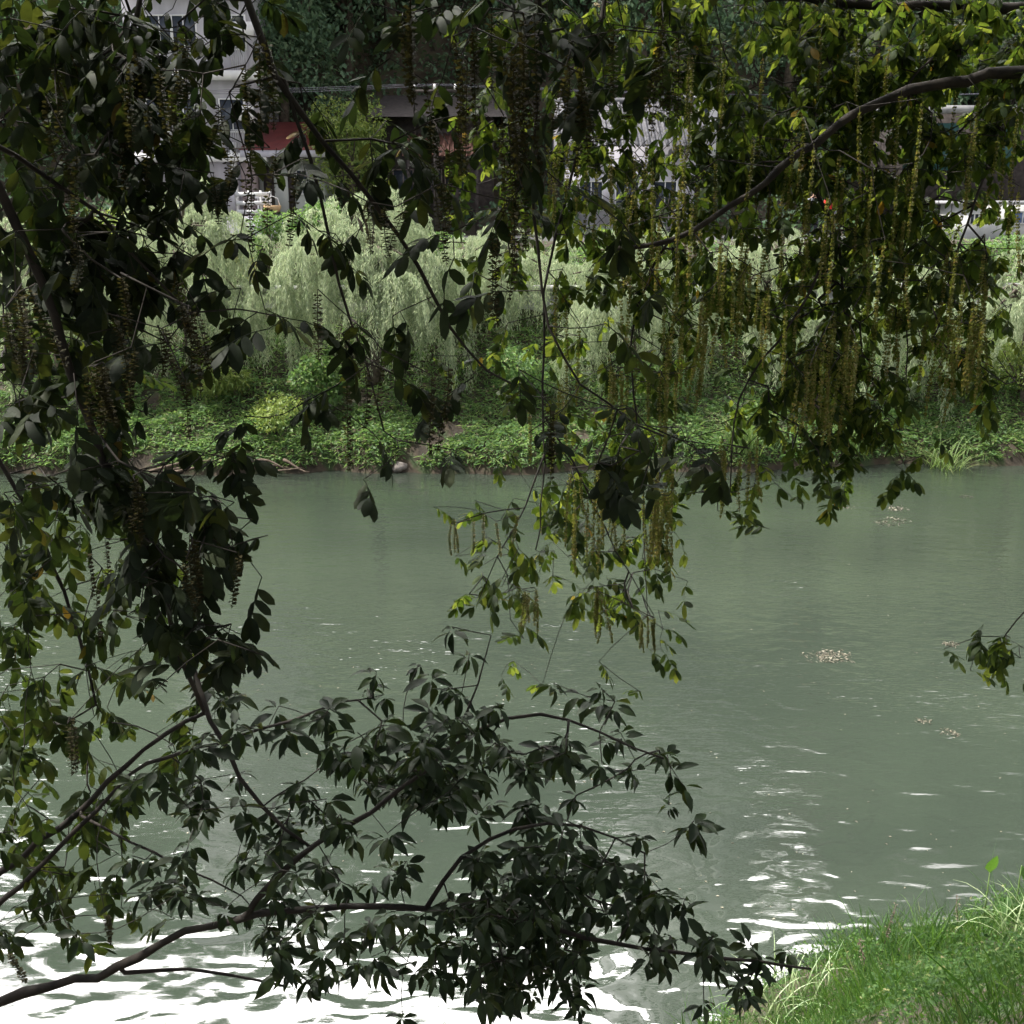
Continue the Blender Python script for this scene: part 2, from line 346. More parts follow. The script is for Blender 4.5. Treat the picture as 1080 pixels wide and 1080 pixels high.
Ll.new(tcn.outputs['Object'], n1.inputs['Vector']); r1 = ramp(Nn, [(.35, (.028,.022,.015)), (.5, (.055,.042,.028)), (.65, (.035,.055,.02))]); Ll.new(n1.outputs['Fac'], r1.inputs[0])
bp = Nn.new('ShaderNodeBump'); bp.inputs['Distance'].default_value = .12; Ll.new(n1.outputs['Fac'], bp.inputs['Height'])
p = Nn.new('ShaderNodeBsdfPrincipled'); p.inputs['Roughness'].default_value = .95; Ll.new(r1.outputs[0], p.inputs['Base Color']); Ll.new(bp.outputs[0], p.inputs['Normal']); Ll.new(p.outputs[0], o.inputs[0])
M['soil'] = m
tag(mesh('ground', gv, [], M['soil'], None, True, np.stack([ii, ii+1, ii+nx+1, ii+nx], 1)), kind='structure')
tag(mesh('river_water', [(-300,2,0),(300,2,0),(300,36,0),(-300,36,0)], [], M['water'], None, False, [(0,1,2,3)]), kind='structure')
# ------------------------------------------------------------------ branching growth
class Grow:
    def __init__(s): s.p = []; s.par = []; s.r = []; s.prim = []
    def poly(s, pts, r0, r1, attach=None, step=.10):
        """primary branch through world points; returns node ids"""
        pts = np.asarray(pts, float); d = np.r_[0, np.cumsum(np.linalg.norm(np.diff(pts, axis=0), axis=1))]
        n = max(3, int(d[-1]/step)); t = np.linspace(0, d[-1], n)
        k = np.stack([np.interp(t, d, pts[:, j]) for j in range(3)], 1)
        for _ in range(2): k[1:-1] = (k[:-2] + 2*k[1:-1] + k[2:])/4
        k[1:-1] += rng.normal(0, .004+.15*r1, (n-2, 3))
        ids = []; prev = attach if attach is not None else -1
        if attach is not None and np.linalg.norm(k[0]-s.p[attach]) < 1e-4: k = k[1:]; n -= 1
        for i in range(n):
            s.p.append(k[i]); s.par.append(prev); s.r.append(r0 + (r1-r0)*(i/(n-1))**.8); prev = len(s.p)-1; ids.append(prev)
        s.prim.append(ids); return ids
    def grow(s, anchors, rise=.6, tip=.0016, cap=.014, seg=.07, wob=.012):
        n0 = len(s.p); A = np.asarray(anchors, float); maxn = n0 + len(A)*9
        Pn = np.zeros((maxn, 3)); Pn[:n0] = s.p; n = n0
        d0 = np.array([np.min(np.linalg.norm(Pn[:n0]-a, axis=1)) for a in A]); order = np.argsort(d0)
        par = list(s.par); ends = np.full(len(A), -1)
        for o_ in order:
            a = A[o_]; df = a - Pn[:n]; c = np.linalg.norm(df, axis=1) + rise*np.clip(df[:, 2], 0, None)
            j = int(np.argmin(c)); b = Pn[j]; L_ = np.linalg.norm(a-b); k = int(min(8, max(1, L_/seg)))
            off = rng.normal(0, wob*1.6, 3)*min(1, L_*3); prev = j
            for q in range(1, k+1):
                t = q/k; pt = np.array([b[0]+(a[0]-b[0])*t**.85, b[1]+(a[1]-b[1])*t**.85, b[2]+(a[2]-b[2])*(t**1.35 if rise > 0 else t)])
                pt = pt + off*math.sin(math.pi*t) + (rng.normal(0, wob*.25, 3) if q < k else 0)
                Pn[n] = pt; par.append(prev); prev = n; n += 1
            ends[o_] = prev
        kids_c = [-1]*n
        for i in range(n):
            if par[i] >= n0: kids_c[par[i]] = i
        for e_ in ends: kids_c[e_] = -1
        for _ in range(3):
            Q = Pn[:n].copy()
            for i in range(n0, n):
                if kids_c[i] >= 0: Pn[i] = .5*Q[i] + .25*Q[par[i]] + .25*Q[kids_c[i]]
        # pipe-model radii
        w = np.zeros(n); w[n0:] = 0; kids = [[] for _ in range(n)]
        for i in range(n):
            if par[i] >= 0: kids[par[i]].append(i)
        acc = np.zeros(n); ex = 2.6
        for i in range(n-1, -1, -1):
            if acc[i] == 0: acc[i] = tip**ex
            if par[i] >= 0 and i >= n0: acc[par[i]] += acc[i]
        rad = np.minimum(acc**(1/ex), cap)
        s.P = Pn[:n]; s.PAR = par; s.RAD = rad; s.K = kids; s.n0 = n0; s.ends = ends
    def twig_mesh(s, name, mat, parent):
        mb = MB(); done = np.zeros(len(s.P), bool); P_, K, rad = s.P, s.K, s.RAD
        starts = [i for i in range(s.n0, len(P_)) if s.PAR[i] < s.n0]
        stack = list(starts)
        while stack:
            i = stack.pop(); path = [s.PAR[i], i] if s.PAR[i] >= 0 else [i]; cur = i
            while True:
                ch = [c for c in K[cur] if c >= s.n0]
                if not ch: break
                ch.sort(key=lambda c: -rad[c]); stack += ch[1:]; cur = ch[0]; path.append(cur)
            rr = rad[path].copy(); rr[0] = rad[path[1]]
            mb.tube(P_[path], rr, 5 if rr[0] > .006 else 4, False)
        o = mb.build(name, mat, parent, True); return o
    def prim_meshes(s, parent, mat, names):
        for ids, nm in zip(s.prim, names):
            pts = [s.p[i] for i in ids]; rr = [s.r[i] for i in ids]
            a = s.par[ids[0]]
            if a >= 0: pts = [s.p[a]] + pts; rr = [rr[0]] + rr
            rr = np.array(rr)*(1 + .07*rng.normal(0, 1, len(rr)))
            MB().tube(pts, rr, 10).build(nm, mat, parent, True)
# ------------------------------------------------------------------ density maps read off the photograph (40 px cells)
def cells(rows, r0, c0, A, depth, spread, seed=0):
    out_ = []
    for r_, row in enumerate(rows):
        for c_, ch in enumerate(row):
            k = '0123456789'.find(ch)
            if k <= 0: continue
            cov = {9: .96, 8: .86}.get(k, k/10*.97)
            n = rng.poisson(-math.log(1-cov)*1600/A)
            while n > 0:
                bx, by, bd = c0+c_+rng.random(), r0+r_+rng.random(), depth + spread*rng.uniform(-1, 1)
                for _ in range(min(n, int(rng.integers(2, 6)))): out_.append((40*(bx+rng.normal(0, .22)), 40*(by+rng.normal(0, .20)), bd+rng.normal(0, .06))); n -= 1
    return out_
NEAR = ["777765555366778650000000000","778765554353578650000000000","778877532131478530000000000","888886433566578420000000000",
"777886247667566430000000000","677776103445455430000000000","677754023211044542000000000","678654213301124432000000000",
"678563112442023332000000000","458343001433022332100000000","358641003455001331100000000","238773001362004554000000000",
"228976300260001077500000000","225688600000000022000000000","113688610000000000000000000","113587100000000000000000000",
"112478400000000000000000000","000355210000000000000000000"]
LEFT = ["55443","55443","45543","45443","44432","44432","45432","45431","45431","55432","55321","43200","51100","663310","766420","655430","655430",
"775430","775530","764540","654430","464300","444200","453300","322100","210000"]
RIGHT = ["466778878998899","355678867888889","244565866899878","255554888887888","466677798888777","466677777788774","145577767788852",
"135667877787773","124567657787775","256566446895273","245566456896162","035555255784010","034433462864000","145356150000000",
"333556100000000","421344000000000","030344000000000","010013000000000"]
LOW = {16:(12,"21"),17:(10,"2332"),18:(3,"1244465636764"),19:(4,"35667788888665"),20:(3,"4555568998833 75".replace(' ','')),21:(3,"2456775337844 20".replace(' ','')),
22:(3,"3566863617988432"),23:(3,"4556645748998883"),24:(0,"4421125776789998874"),25:(0,"3000001474678998666666"[:22]),26:(7,"1552046734354200")}
LOW[24] = (0, "4421125776789998874"); LOW[25] = (0, "3000001474678998666666"[:22]); LOW[26] = (7, "155204673435420")
def leaf_dirs(n, down=(.25, 1.0), outward=None):
    yaw = rnd(n, 0, 2*np.pi); pt = -rnd(n, *down)
    return np.stack([np.cos(yaw)*np.cos(pt), np.sin(yaw)*np.cos(pt), np.sin(pt)], 1)
def place(pts, scale, down, tl):
    C = np.array([P(*q) for q in pts]); D = leaf_dirs(len(C), down); sc = scale*rnd(len(C), .8, 1.2)
    return C - D*(.12*sc)[:, None], D, sc
# catkin templates
def catkin_temp(seed, dense=1.0, wing=.0115):
    r_ = np.random.default_rng(seed); n = 26; parts = []
    ph = r_.uniform(0, 6); bx, by = r_.normal(0, .055, 2)
    def cp(t): return V3(bx*math.sin(t*3+ph)*.4+bx*t, by*math.cos(t*3+ph)*.4, -t)
    k = 7; ts = np.linspace(0, 1, k); w = .0011; v = []; t_ = []
    for t in ts: c = cp(t); v += [c+V3(w/.3, 0, 0), c+V3(-w/.6, w/.35, 0), c+V3(-w/.6, -w/.35, 0)]
    for i in range(k-1):
        for j in range(3): t_ += [(i*3+j, i*3+(j+1) % 3, i*3+3+j), (i*3+(j+1) % 3, i*3+3+(j+1) % 3, i*3+3+j)]
    v = np.array(v); parts.append((v, np.array(t_)))
    for i in range(n):
        t = .08 + .92*i/n + r_.uniform(-.008, .008); c = cp(t); a = i*1.35+ph
        s = wing*(1.0 if t < .8 else 1.0-(t-.8)*2.2)*r_.uniform(.7, 1.2)
        for sg in (0, math.pi):
            for half in ((0,) if dense < 1 else (0, .9)):
                q = a+sg+half; d = V3(math.cos(q), math.sin(q), 0); e = V3(-d[1], d[0], 0)
                # x,y in metres, z in units of catkin length (.3 m)
                tipv = c + d*s/.3 + V3(0, 0, r_.uniform(-.012, .022)); mid_ = c + d*s*.5/.3
                parts.append((np.array([c, mid_+e*s*.45/.3+V3(0,0,.016), tipv, mid_-e*s*.45/.3-V3(0,0,.016)]), np.array([(0,1,2),(0,2,3)])))
    v, t = combine(parts); return v*V3(.3, .3, 1.), t
def catkins(spec, seed):
    out_ = []
    for x0, x1, y0, y1, l0, l1, n, d, sp in spec:
        for i in range(n):
            out_.append((rng.uniform(x0, x1), rng.uniform(y0, y1), d+rng.uniform(-sp, sp), rng.uniform(l0, l1)))
    return out_
def add_catkins(lst, ends, parent, mat, temps, limit=100):
    """individual catkins for the largest, one mass for the rest"""
    order = np.argsort([-q[3] for q in lst]); meshes = []
    for k, (v, t) in enumerate(temps):
        me = bpy.data.meshes.new('catkin'); me.from_pydata(v.tolist(), [], t.tolist()); me.materials.append(mat); meshes.append(me)
    base = wloc(parent); rest = []
    for rank, i in enumerate(order):
        px, py, d, lp = lst[i]; top = ends[i]; Lm = lp*d/FPX; k = int(rng.integers(len(temps)))
        if rank < limit:
            o = bpy.data.objects.new('catkin', meshes[k]); COL.objects.link(o); o.parent = parent; o.location = tuple(top-base)
            o.scale = (1, 1, Lm); o.rotation_euler = (rng.normal(0, .05), rng.normal(0, .05), rng.uniform(0, 6.28))
        else: rest.append((top, Lm, k))
    if rest:
        T = np.array([q[0] for q in rest]); idx = np.array([q[2] for q in rest]); Rm = np.array([rotz(rng.uniform(0, 6.28)) @ np.diag([1, 1, q[1]]) for q in rest])
        tag(inst('catkins', temps, idx, Rm, T, mat, parent, False), kind='stuff')
def PL(*q): return [P(*a) for a in q]
def shade_crown_pts(n, cx, cy, rx, ry, zt, thick, clear=.35):
    """unseen crown leaves above the view, added to shade the foliage below"""
    out_ = []
    while len(out_) < n:
        x, y = rng.uniform(-1, 1, 2)
        if x*x+y*y > 1: continue
        X, Y = cx+x*rx, cy+y*ry
        z0 = H + max(Y, 0)*math.tan(R(9.2)) + clear + (.5 if Y < 1 else 0); z1 = z0 + thick*(1-.6*(x*x+y*y))
        out_.append((X, Y, rng.uniform(z0, z1)))
    return np.array(out_)
def add_leaves(parent, B, D, sc, temps, mat, name='foliage'):
    idx = rng.integers(0, len(temps), len(B)); Rm = frames(D, rnd(len(B), -.5, .5), scale=sc)
    inst(name, temps, idx, Rm, B, mat, parent, True)
# ---- left wingnut tree: close, dark, hangs over the camera
tl = thing('wingnut_tree', (-3.9, 1.2, float(hgt(-3.9, 1.2))), 'nearest wingnut tree, its dark shaded leaf sprays and toothed catkins filling the left side', 'tree', 'wingnut trees with hanging catkins')
g = Grow(); zb = float(hgt(-3.9, 1.2))-.2
tr = g.poly([(-3.9,1.2,zb),(-3.8,1.35,zb+1.6),(-3.6,1.5,zb+3.0),(-3.3,1.6,zb+4.4),(-2.9,1.7,zb+5.6)], .19, .10, step=.25)
def near(g, p): return int(np.argmin([np.linalg.norm(q-np.asarray(p)) for q in g.p]))
pA = P(180, -130, 3.0)
l1 = g.poly([g.p[tr[-1]]+V3(.1,.05,.05), (-1.9,2.3,zb+5.0), pA], .06, .03, tr[-1], .15)
l1b = g.poly([pA] + PL((255,-20,2.95),(275,60,2.95),(330,140,3.0),(375,190,3.05),(420,240,3.15),(450,300,3.25),(480,370,3.35),(540,405,3.5)), .013, .003, l1[-1])
l2 = g.poly([pA] + PL((420,-90,3.0),(560,-60,3.1),(680,-40,3.2)), .022, .008, l1[-1])
l3 = g.poly(PL((300,85,2.97),(320,150,3.0),(345,230,3.0),(355,300,3.05),(375,355,3.1),(400,400,3.1),(405,455,3.1)), .006, .0025, near(g, P(295,80,2.96)))
l4 = g.poly([g.p[tr[-5]]] + PL((-120,60,2.7),(-30,150,2.8),(20,230,2.9),(60,330,2.95),(75,400,3.0),(110,480,3.0),(130,540,3.05),(170,600,3.1),(185,690,3.2),(215,750,3.3)), .03, .006, tr[-5])
l5 = g.poly(PL((-30,140,2.85),(60,180,3.0),(140,260,3.0),(180,330,3.0),(200,330,3.0)), .008, .003, near(g, P(-30,150,2.8)))
l6 = g.poly([g.p[tr[8]]] + PL((-160,300,3.9),(-40,430,4.2),(20,520,4.3),(60,600,4.3),(90,700,4.4)), .028, .006, tr[8])
l7 = g.poly(PL((180,-120,3.0),(150,-40,3.0),(140,40,3.0),(125,110,3.0)), .01, .004, near(g, pA))
l8 = g.poly(PL((560,-60,3.1),(575,40,3.1),(560,150,3.2),(565,260,3.3),(580,380,3.3),(640,430,3.3),(700,460,3.4)), .007, .003, near(g, P(560,-60,3.1)))
l9 = g.poly([g.p[tr[-1]], (-2.2,3.2,11.6), (-1.0,5.0,12.2)], .05, .02, tr[-1], .2)
l10 = g.poly([g.p[tr[-2]], (-1.6,.6,12.0), (.8,.2,12.2), (2.6,1.0,12.0)], .05, .02, tr[-2], .2)
N2 = [''.join(ch if (c_ < 12 or ch == '0' or r_ in (0, 1, 11, 12)) else str(max(1, int(int(ch)*.45))) for c_, ch in enumerate(row)) for r_, row in enumerate(NEAR)]
n_pts = cells([w[:7] for w in N2], 0, 0, 500, 3.1, .28) + cells([w[7:] for w in N2], 0, 7, 600, 3.1, .28); L_pts = cells(LEFT, 0, 0, 400, 4.25, .4)
B1, D1, s1 = place(n_pts, .90, (-.2, .9), 'w'); B2, D2, s2 = place(L_pts, 1.0, (.15, 1.1), 'w')
cr = shade_crown_pts(3400, -1.2, .8, 6.4, 6.6, 0, 3.2); D3 = leaf_dirs(len(cr), (0, .6)); s3 = rnd(len(cr), 1.7, 2.6)  # oversized overhead leaves, out of view, put in for shade
CK = [(93,114,372,388,55,85,6,3.0,.1),(195,213,322,332,60,98,5,3.0,.08),(160,172,340,350,30,60,2,3.0,.05),(333,338,305,308,78,80,1,3.0,.01),
(387,389,212,214,54,56,1,2.95,.01),(402,405,213,216,50,55,1,2.95,.01),(416,420,216,220,44,48,1,2.95,.01),(365,368,400,402,95,100,1,3.05,.01),
(382,386,382,388,66,76,1,3.05,.01),(454,457,392,396,85,92,1,3.1,.01),(464,467,380,386,90,98,1,3.1,.01),(398,402,372,378,55,62,1,3.05,.01),
(248,252,582,588,56,62,1,3.1,.01),(476,502,10,60,60,125,6,3.0,.15),(515,565,5,60,80,160,9,3.05,.2),(600,616,50,85,70,110,4,3.1,.1),
(267,276,30,60,80,110,2,2.9,.05),(464,467,190,196,58,64,1,3.0,.01),(576,588,425,438,60,80,2,3.1,.1),(515,523,235,250,85,100,2,3.15,.05),
(120,205,20,120,60,110,13,3.1,.3),(40,80,60,300,50,90,5,3.1,.2),(0,40,270,330,60,100,6,3.0,.2),(408,436,-10,20,80,120,4,3.0,.1),
(140,170,500,530,45,65,3,3.1,.1),(195,215,560,600,50,75,4,3.1,.1),(95,112,560,640,50,70,3,3.6,.2),(640,720,0,60,80,120,6,3.2,.2),(215,330,60,200,50,90,8,3.1,.2),(440,600,60,220,60,110,12,3.15,.2),(60,200,230,420,50,90,9,3.1,.2),
(70,80,755,770,60,75,2,4.0,.1),(110,116,960,966,34,40,1,4.0,.05),(5,12,1000,1004,40,46,1,3.9,.05),(225,232,85,140,40,70,1,2.95,.05)]
ck = [(a_, b_, c_-.42, d_) for a_, b_, c_, d_ in catkins(CK, 1)]; CT = np.array([P(q[0], q[1], q[2]) for q in ck])
anch = np.concatenate([B1, B2, cr, CT]); g.grow(anch, rise=.55, wob=.02)
g.prim_meshes(tl, M['bark'], ['trunk']+['branch']*(len(g.prim)-1)); tag(g.twig_mesh('twigs', M['bark'], tl), kind='stuff')
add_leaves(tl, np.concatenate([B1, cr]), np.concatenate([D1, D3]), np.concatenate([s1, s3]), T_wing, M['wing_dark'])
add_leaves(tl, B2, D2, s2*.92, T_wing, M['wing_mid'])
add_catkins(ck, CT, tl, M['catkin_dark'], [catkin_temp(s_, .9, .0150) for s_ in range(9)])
# ---- right wingnut tree: a little farther, dappled with sun
tr_ = thing('wingnut_tree', (6.6, 4.4, float(hgt(6.6, 4.4))), 'sunlit wingnut tree on the right with a thick arched limb and yellow-green catkin curtains', 'tree', 'wingnut trees with hanging catkins')
g = Grow(); zb = float(hgt(6.6, 4.4))-.2
tr = g.poly([(6.6,4.4,zb),(6.5,4.5,zb+2),(6.2,4.6,zb+4),(5.7,4.8,zb+5.6),(5.0,4.9,zb+7.2)], .24, .13, step=.3)
a1 = near(g, P(1250, 60, 6.0)); pL = P(1200, 70, 5.8)
b1_ = g.poly([g.p[a1], pL] + PL((1080,74,5.15),(1000,86,5.1),(930,104,5.05),(885,128,5.0),(850,158,5.0),(815,185,5.0),(790,205,5.0),(740,238,5.0),(700,262,5.0),(640,262,5.0)), .072, .010, a1)
b2_ = g.poly([g.p[tr[-3]]] + PL((1250,-10,5.8),(1080,10,5.6),(930,6,5.5),(800,-6,5.5),(700,-20,5.5),(560,-40,5.5)), .06, .015, tr[-3])
b3_ = g.poly(PL((850,150,5.4),(855,110,5.45),(872,70,5.5),(885,30,5.5)), .022, .012, near(g, P(850,158,5.4)))
b4_ = g.poly(PL((860,140,5.4),(857,170,5.35),(853,205,5.3),(876,224,5.3),(888,260,5.3),(890,330,5.3)), .016, .005, near(g, P(860,150,5.4)))
b5_ = g.poly(PL((640,-20,5.5),(625,90,5.5),(600,200,5.4),(575,290,5.3),(572,400,5.3),(575,500,5.2),(565,580,5.2)), .012, .003, near(g, P(640,-30,5.5)))
b6_ = g.poly(PL((575,440,5.2),(605,490,5.2),(640,560,5.2),(665,610,5.2),(690,650,5.2)), .006, .002, near(g, P(574,430,5.2)))
b7_ = g.poly(PL((700,262,5.3),(670,320,5.3),(665,400,5.2),(680,500,5.2),(678,580,5.2),(683,650,5.2)), .007, .002, near(g, P(700,262,5.3)))
b8_ = g.poly(PL((574,480,5.2),(560,530,5.2),(530,575,5.2),(510,620,5.2),(502,640,5.2)), .005, .002, near(g, P(574,480,5.2)))
b9_ = g.poly(PL((876,260,5.3),(845,330,5.2),(800,385,5.2),(773,430,5.2),(770,520,5.2)), .009, .003, near(g, P(888,262,5.3)))
b10 = g.poly(PL((1080,74,5.6),(1050,160,5.4),(1020,230,5.3),(1000,300,5.2)), .014, .004, near(g, P(1080,74,5.6)))
b11 = g.poly(PL((1200,70,5.8),(1180,400,5.4),(1120,600,5.2),(1060,670,5.1)), .014, .003, near(g, pL))
b12 = g.poly([g.p[tr[-1]], (3.6,6.4,12.6), (1.6,7.4,12.9), (-.6,7.8,12.6)], .09, .03, tr[-1], .2)
b13 = g.poly([g.p[tr[-2]], (4.2,3.4,12.5), (2.4,3.0,12.8)], .08, .03, tr[-2], .2)
r_pts = cells(RIGHT[:8], 0, 12, 145, 5.65, .5) + cells(RIGHT[8:], 8, 12, 190, 5.65, .5) + cells(["04","37"], 16, 25, 215, 5.2, .2)
B1, D1, s1 = place(r_pts, .86, (-.2, .85), 'w')
cr = shade_crown_pts(1700, 2.8, 5.8, 6.0, 5.0, 0, 3.5, .5); D3 = leaf_dirs(len(cr), (0, .6)); s3 = rnd(len(cr), 1.4, 2.2)  # second out-of-view crown, added to shade the right-hand sprays
CK = [(838,905,325,400,60,100,26,5.25,.45),(985,1048,260,345,70,115,20,5.25,.45),(760,800,440,480,55,85,8,5.2,.1),(680,716,485,525,75,115,16,5.2,.15),
(600,662,470,545,50,100,16,5.2,.15),(549,567,618,628,40,56,5,5.2,.08),(628,646,618,630,40,56,6,5.2,.06),(676,692,645,655,35,45,5,5.2,.05),
(790,965,110,230,60,115,30,5.3,.4),(1020,1080,90,200,60,110,9,5.4,.3),(640,770,140,270,60,115,20,5.3,.4),(695,760,290,350,50,90,14,5.3,.3),
(465,545,535,560,28,42,7,5.2,.1),(640,740,370,400,50,70,10,5.2,.2),(760,840,230,330,60,100,16,5.3,.3),(905,985,250,330,60,100,14,5.3,.3),
(553,560,428,432,60,62,1,5.2,.05),(1024,1032,330,360,70,90,3,5.2,.05),(560,760,280,420,50,110,14,5.25,.4),(720,1040,20,130,50,100,18,5.3,.4),(560,700,100,200,60,130,12,5.2,.3),(640,662,520,540,45,60,3,5.2,.05)]
ck = [(a_, b_, c_-.30, d_) for a_, b_, c_, d_ in catkins(CK, 2)]; CT = np.array([P(q[0], q[1], q[2]) for q in ck])
anch = np.concatenate([B1, cr, CT]); g.grow(anch, rise=.55, tip=.0018, wob=.03, seg=.1)
g.prim_meshes(tr_, M['bark'], ['trunk']+['branch']*(len(g.prim)-1)); tag(g.twig_mesh('twigs', M['bark'], tr_), kind='stuff')
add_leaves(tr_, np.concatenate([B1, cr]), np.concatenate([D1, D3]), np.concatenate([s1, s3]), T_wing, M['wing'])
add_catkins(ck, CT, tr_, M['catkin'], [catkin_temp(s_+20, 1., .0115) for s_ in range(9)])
# ---- low evergreen tree leaning out from the lower left
tb = thing('evergreen_tree', (-3.6, 4.6, float(hgt(-3.6, 4.6))), 'low broadleaf tree with pointed glossy leaves, spreading over the bright water from the lower left', 'tree')
g = Grow(); zb = float(hgt(-3.6, 4.6))-.2; q0 = P(-90, 1100, 4.1)
tr = g.poly([(-3.6,4.6,zb),(-3.3,4.4,zb+.8),(-3.0,4.2,zb+1.5),(-2.9,4.1,zb+2.5)], .10, .06, step=.12)
ja = near(g, q0)
c1 = g.poly([g.p[ja], q0] + PL((0,1053,4.0),(60,1036,4.0),(130,1026,3.95),(150,1003,3.9),(190,985,3.85),(250,968,3.8),(330,955,3.75),(450,957,3.7),(540,965,3.65),(600,985,3.65),(680,1000,3.65),(760,1012,3.7),(855,1022,3.8)), .030, .004, ja)
c2 = g.poly(PL((132,1026,3.95),(200,1018,3.9),(250,1028,3.9),(300,1040,3.85)), .009, .004, near(g, P(132,1026,3.95)))
jb = near(g, P(-80, 960, 4.3))
c3 = g.poly([g.p[jb]] + PL((-80,985,4.3),(0,920,4.2),(60,872,4.15),(100,843,4.1),(130,808,4.0),(180,768,4.0),(216,752,3.9)), .020, .007, jb)
c4 = g.poly([g.p[jb]] + PL((-80,1010,4.2),(0,952,4.1),(60,900,4.0),(120,832,4.0),(160,800,3.9),(220,790,3.8),(300,760,3.7),(360,740,3.6)), .014, .004, jb)
c5 = g.poly(PL((200,690,3.8),(216,745,3.75),(240,800,3.7),(280,868,3.7),(330,895,3.7)), .009, .006, near(g, P(216,752,3.9)))
c6 = g.poly(PL((258,968,3.8),(290,920,3.7),(330,892,3.65),(380,862,3.6),(420,840,3.6),(470,790,3.6),(520,755,3.6),(580,745,3.6),(640,775,3.6),(700,800,3.6)), .013, .003, near(g, P(258,968,3.8)))
c7 = g.poly(PL((450,957,3.7),(480,905,3.65),(530,870,3.6),(600,860,3.6),(680,900,3.6)), .009, .003, near(g, P(450,957,3.7)))
c8 = g.poly(PL((480,780,3.6),(510,720,3.6),(518,670,3.6)), .005, .002, near(g, P(480,780,3.6)))
c9 = g.poly(PL((85,860,4.1),(140,890,4.0),(210,920,3.9),(255,945,3.9)), .006, .003, near(g, P(85,860,4.1)))
pts = []
for r_, (c0, row) in LOW.items(): pts += cells([row], r_, c0, 490, 3.7, .40)
C = np.array([P(*q) for q in pts]); C[:, 2] += .02
yaw = rnd(len(C), 0, 6.28); tl_ = rnd(len(C), -.45, .45); D = np.stack([np.cos(yaw), np.sin(yaw), tl_], 1)
g.grow(C, rise=.0, tip=.0017, wob=.02, seg=.06)
g.prim_meshes(tb, M['bark'], ['trunk']+['branch']*(len(g.prim)-1)); tag(g.twig_mesh('twigs', M['bark'], tb), kind='stuff')
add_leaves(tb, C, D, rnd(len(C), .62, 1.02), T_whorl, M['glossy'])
# ------------------------------------------------------------------ willows on the far bank
def willow(px, Y, wpx, ytop, ybot, label, nclump=16, strands=1500):
    nclump = int(nclump*1.6); strands = int(strands*1.4)
    gx = xat(px, Y, 4); gz = float(hgt(gx, Y)); zt = zat(ytop-16, Y); zb_ = max(zat(ybot, Y), gz+.1)
    rx = 1.08*wpx/FPX*(Y*CP+2)/2; t = thing('willow_tree', (gx, Y, gz), label, 'tree', 'weeping willows on the far bank')
    mb = MB(); lean = rng.normal(0, .25); top = V3(gx+lean, Y, gz+(zt-gz)*.62)
    mb.tube([(gx, Y, gz-.3), (gx+lean*.2, Y, gz+.8), (gx+lean*.6, Y, gz+(zt-gz)*.4), tuple(top)], [.24, .19, .15, .11], 9).build('trunk', M['wbark'], t, True)
    cl = []; cen = []
    for k in range(nclump):
        a = 2.4*k+rng.uniform(-.4, .4); q = math.sqrt((k+.5)/nclump)
        c = V3(gx + rx*.80*q*math.cos(a), Y + min(rx, 2.4)*.75*q*math.sin(a), zt - .45 - (zt-zb_)*.50*q*q*rng.uniform(.3, 1.5) - rng.uniform(0, .9)*min(1, k/3)); cen.append(c)
        mid_ = (top+c)/2 + V3(0, 0, .35); MB().tube([tuple(top-V3(0,0,rng.uniform(0,.6))), tuple(mid_), tuple(c)], [.06, .045, .02], 6).build('limb', M['wbark'], t, True)
    nb = strands//9; n = nb*9; ks = np.repeat(rng.integers(0, nclump, nb), 9); cr = rng.uniform(.30, .85, nclump)*(1+.3*(np.arange(nclump) < 4))
    cen = np.array(cen)[ks]; a = np.repeat(rnd(nb, 0, 6.28), 9) + rng.normal(0, .10, n); q = np.clip(np.repeat(np.sqrt(rnd(nb, 0, 1)), 9) + rng.normal(0, .06, n), 0, 1); rr = cr[ks]*q
    o0 = cen + np.stack([np.cos(a)*rr, np.sin(a)*rr, .55*cr[ks]*np.sqrt(1-q*q*.9)], 1)
    Ls = np.minimum(np.repeat(rnd(nb, .8, 3.0), 9)*rnd(n, .6, 1.1), o0[:, 2]-zb_+rnd(n, -.2, .6)); Ls = np.clip(Ls, .4, 3.5)
    outd = np.stack([np.cos(a), np.sin(a), 0*a], 1)*(.25+.35*q)[:, None]
    m_ = 24; tt = np.linspace(0, 1, m_)[None, :] + rng.uniform(-.02, .02, (n, m_)); tt = np.clip(tt, 0, 1)
    pos = o0[:, None] + outd[:, None]*(1-np.exp(-3*tt))[..., None] + V3(0, 0, 1)*((.12*np.sin(np.pi*np.minimum(tt*2.2, 1)) - tt*Ls[:, None]))[..., None] + rng.normal(0, .014, (n, m_, 3))
    pos = pos.reshape(-1, 3); mm_ = len(pos); yw = rnd(mm_, 0, 6.28); pt = rnd(mm_, .5, 1.35)
    Dd = np.stack([np.cos(yw)*np.cos(pt), np.sin(yw)*np.cos(pt), -np.sin(pt)], 1)
    inst('foliage', [tri_leaf(.135, .021)], np.zeros(mm_, int), frames(Dd, rnd(mm_, -1, 1), scale=rnd(mm_, .7, 1.25)), pos, M['willow'], t, False)
    return t
willow(60, 33.5, 190, 235, 440, 'weeping willow behind the dark leaf mass at the far left of the bank', 14, 1100)
willow(200, 34.5, 165, 196, 425, 'pale weeping willow just below the grey house with the red roof', 15, 1500)
willow(392, 33.8, 235, 208, 420, 'broadest weeping willow, silvery dome standing in the open left of centre', 22, 2600)
willow(520, 36.0, 130, 250, 410, 'shaded weeping willow close beside the right of the broadest willow', 12, 1100)
willow(665, 34.2, 170, 240, 425, 'weeping willow behind the middle catkin curtains', 14, 1200)
willow(800, 34.6, 140, 255, 430, 'weeping willow below the two people on the road', 12, 1100)
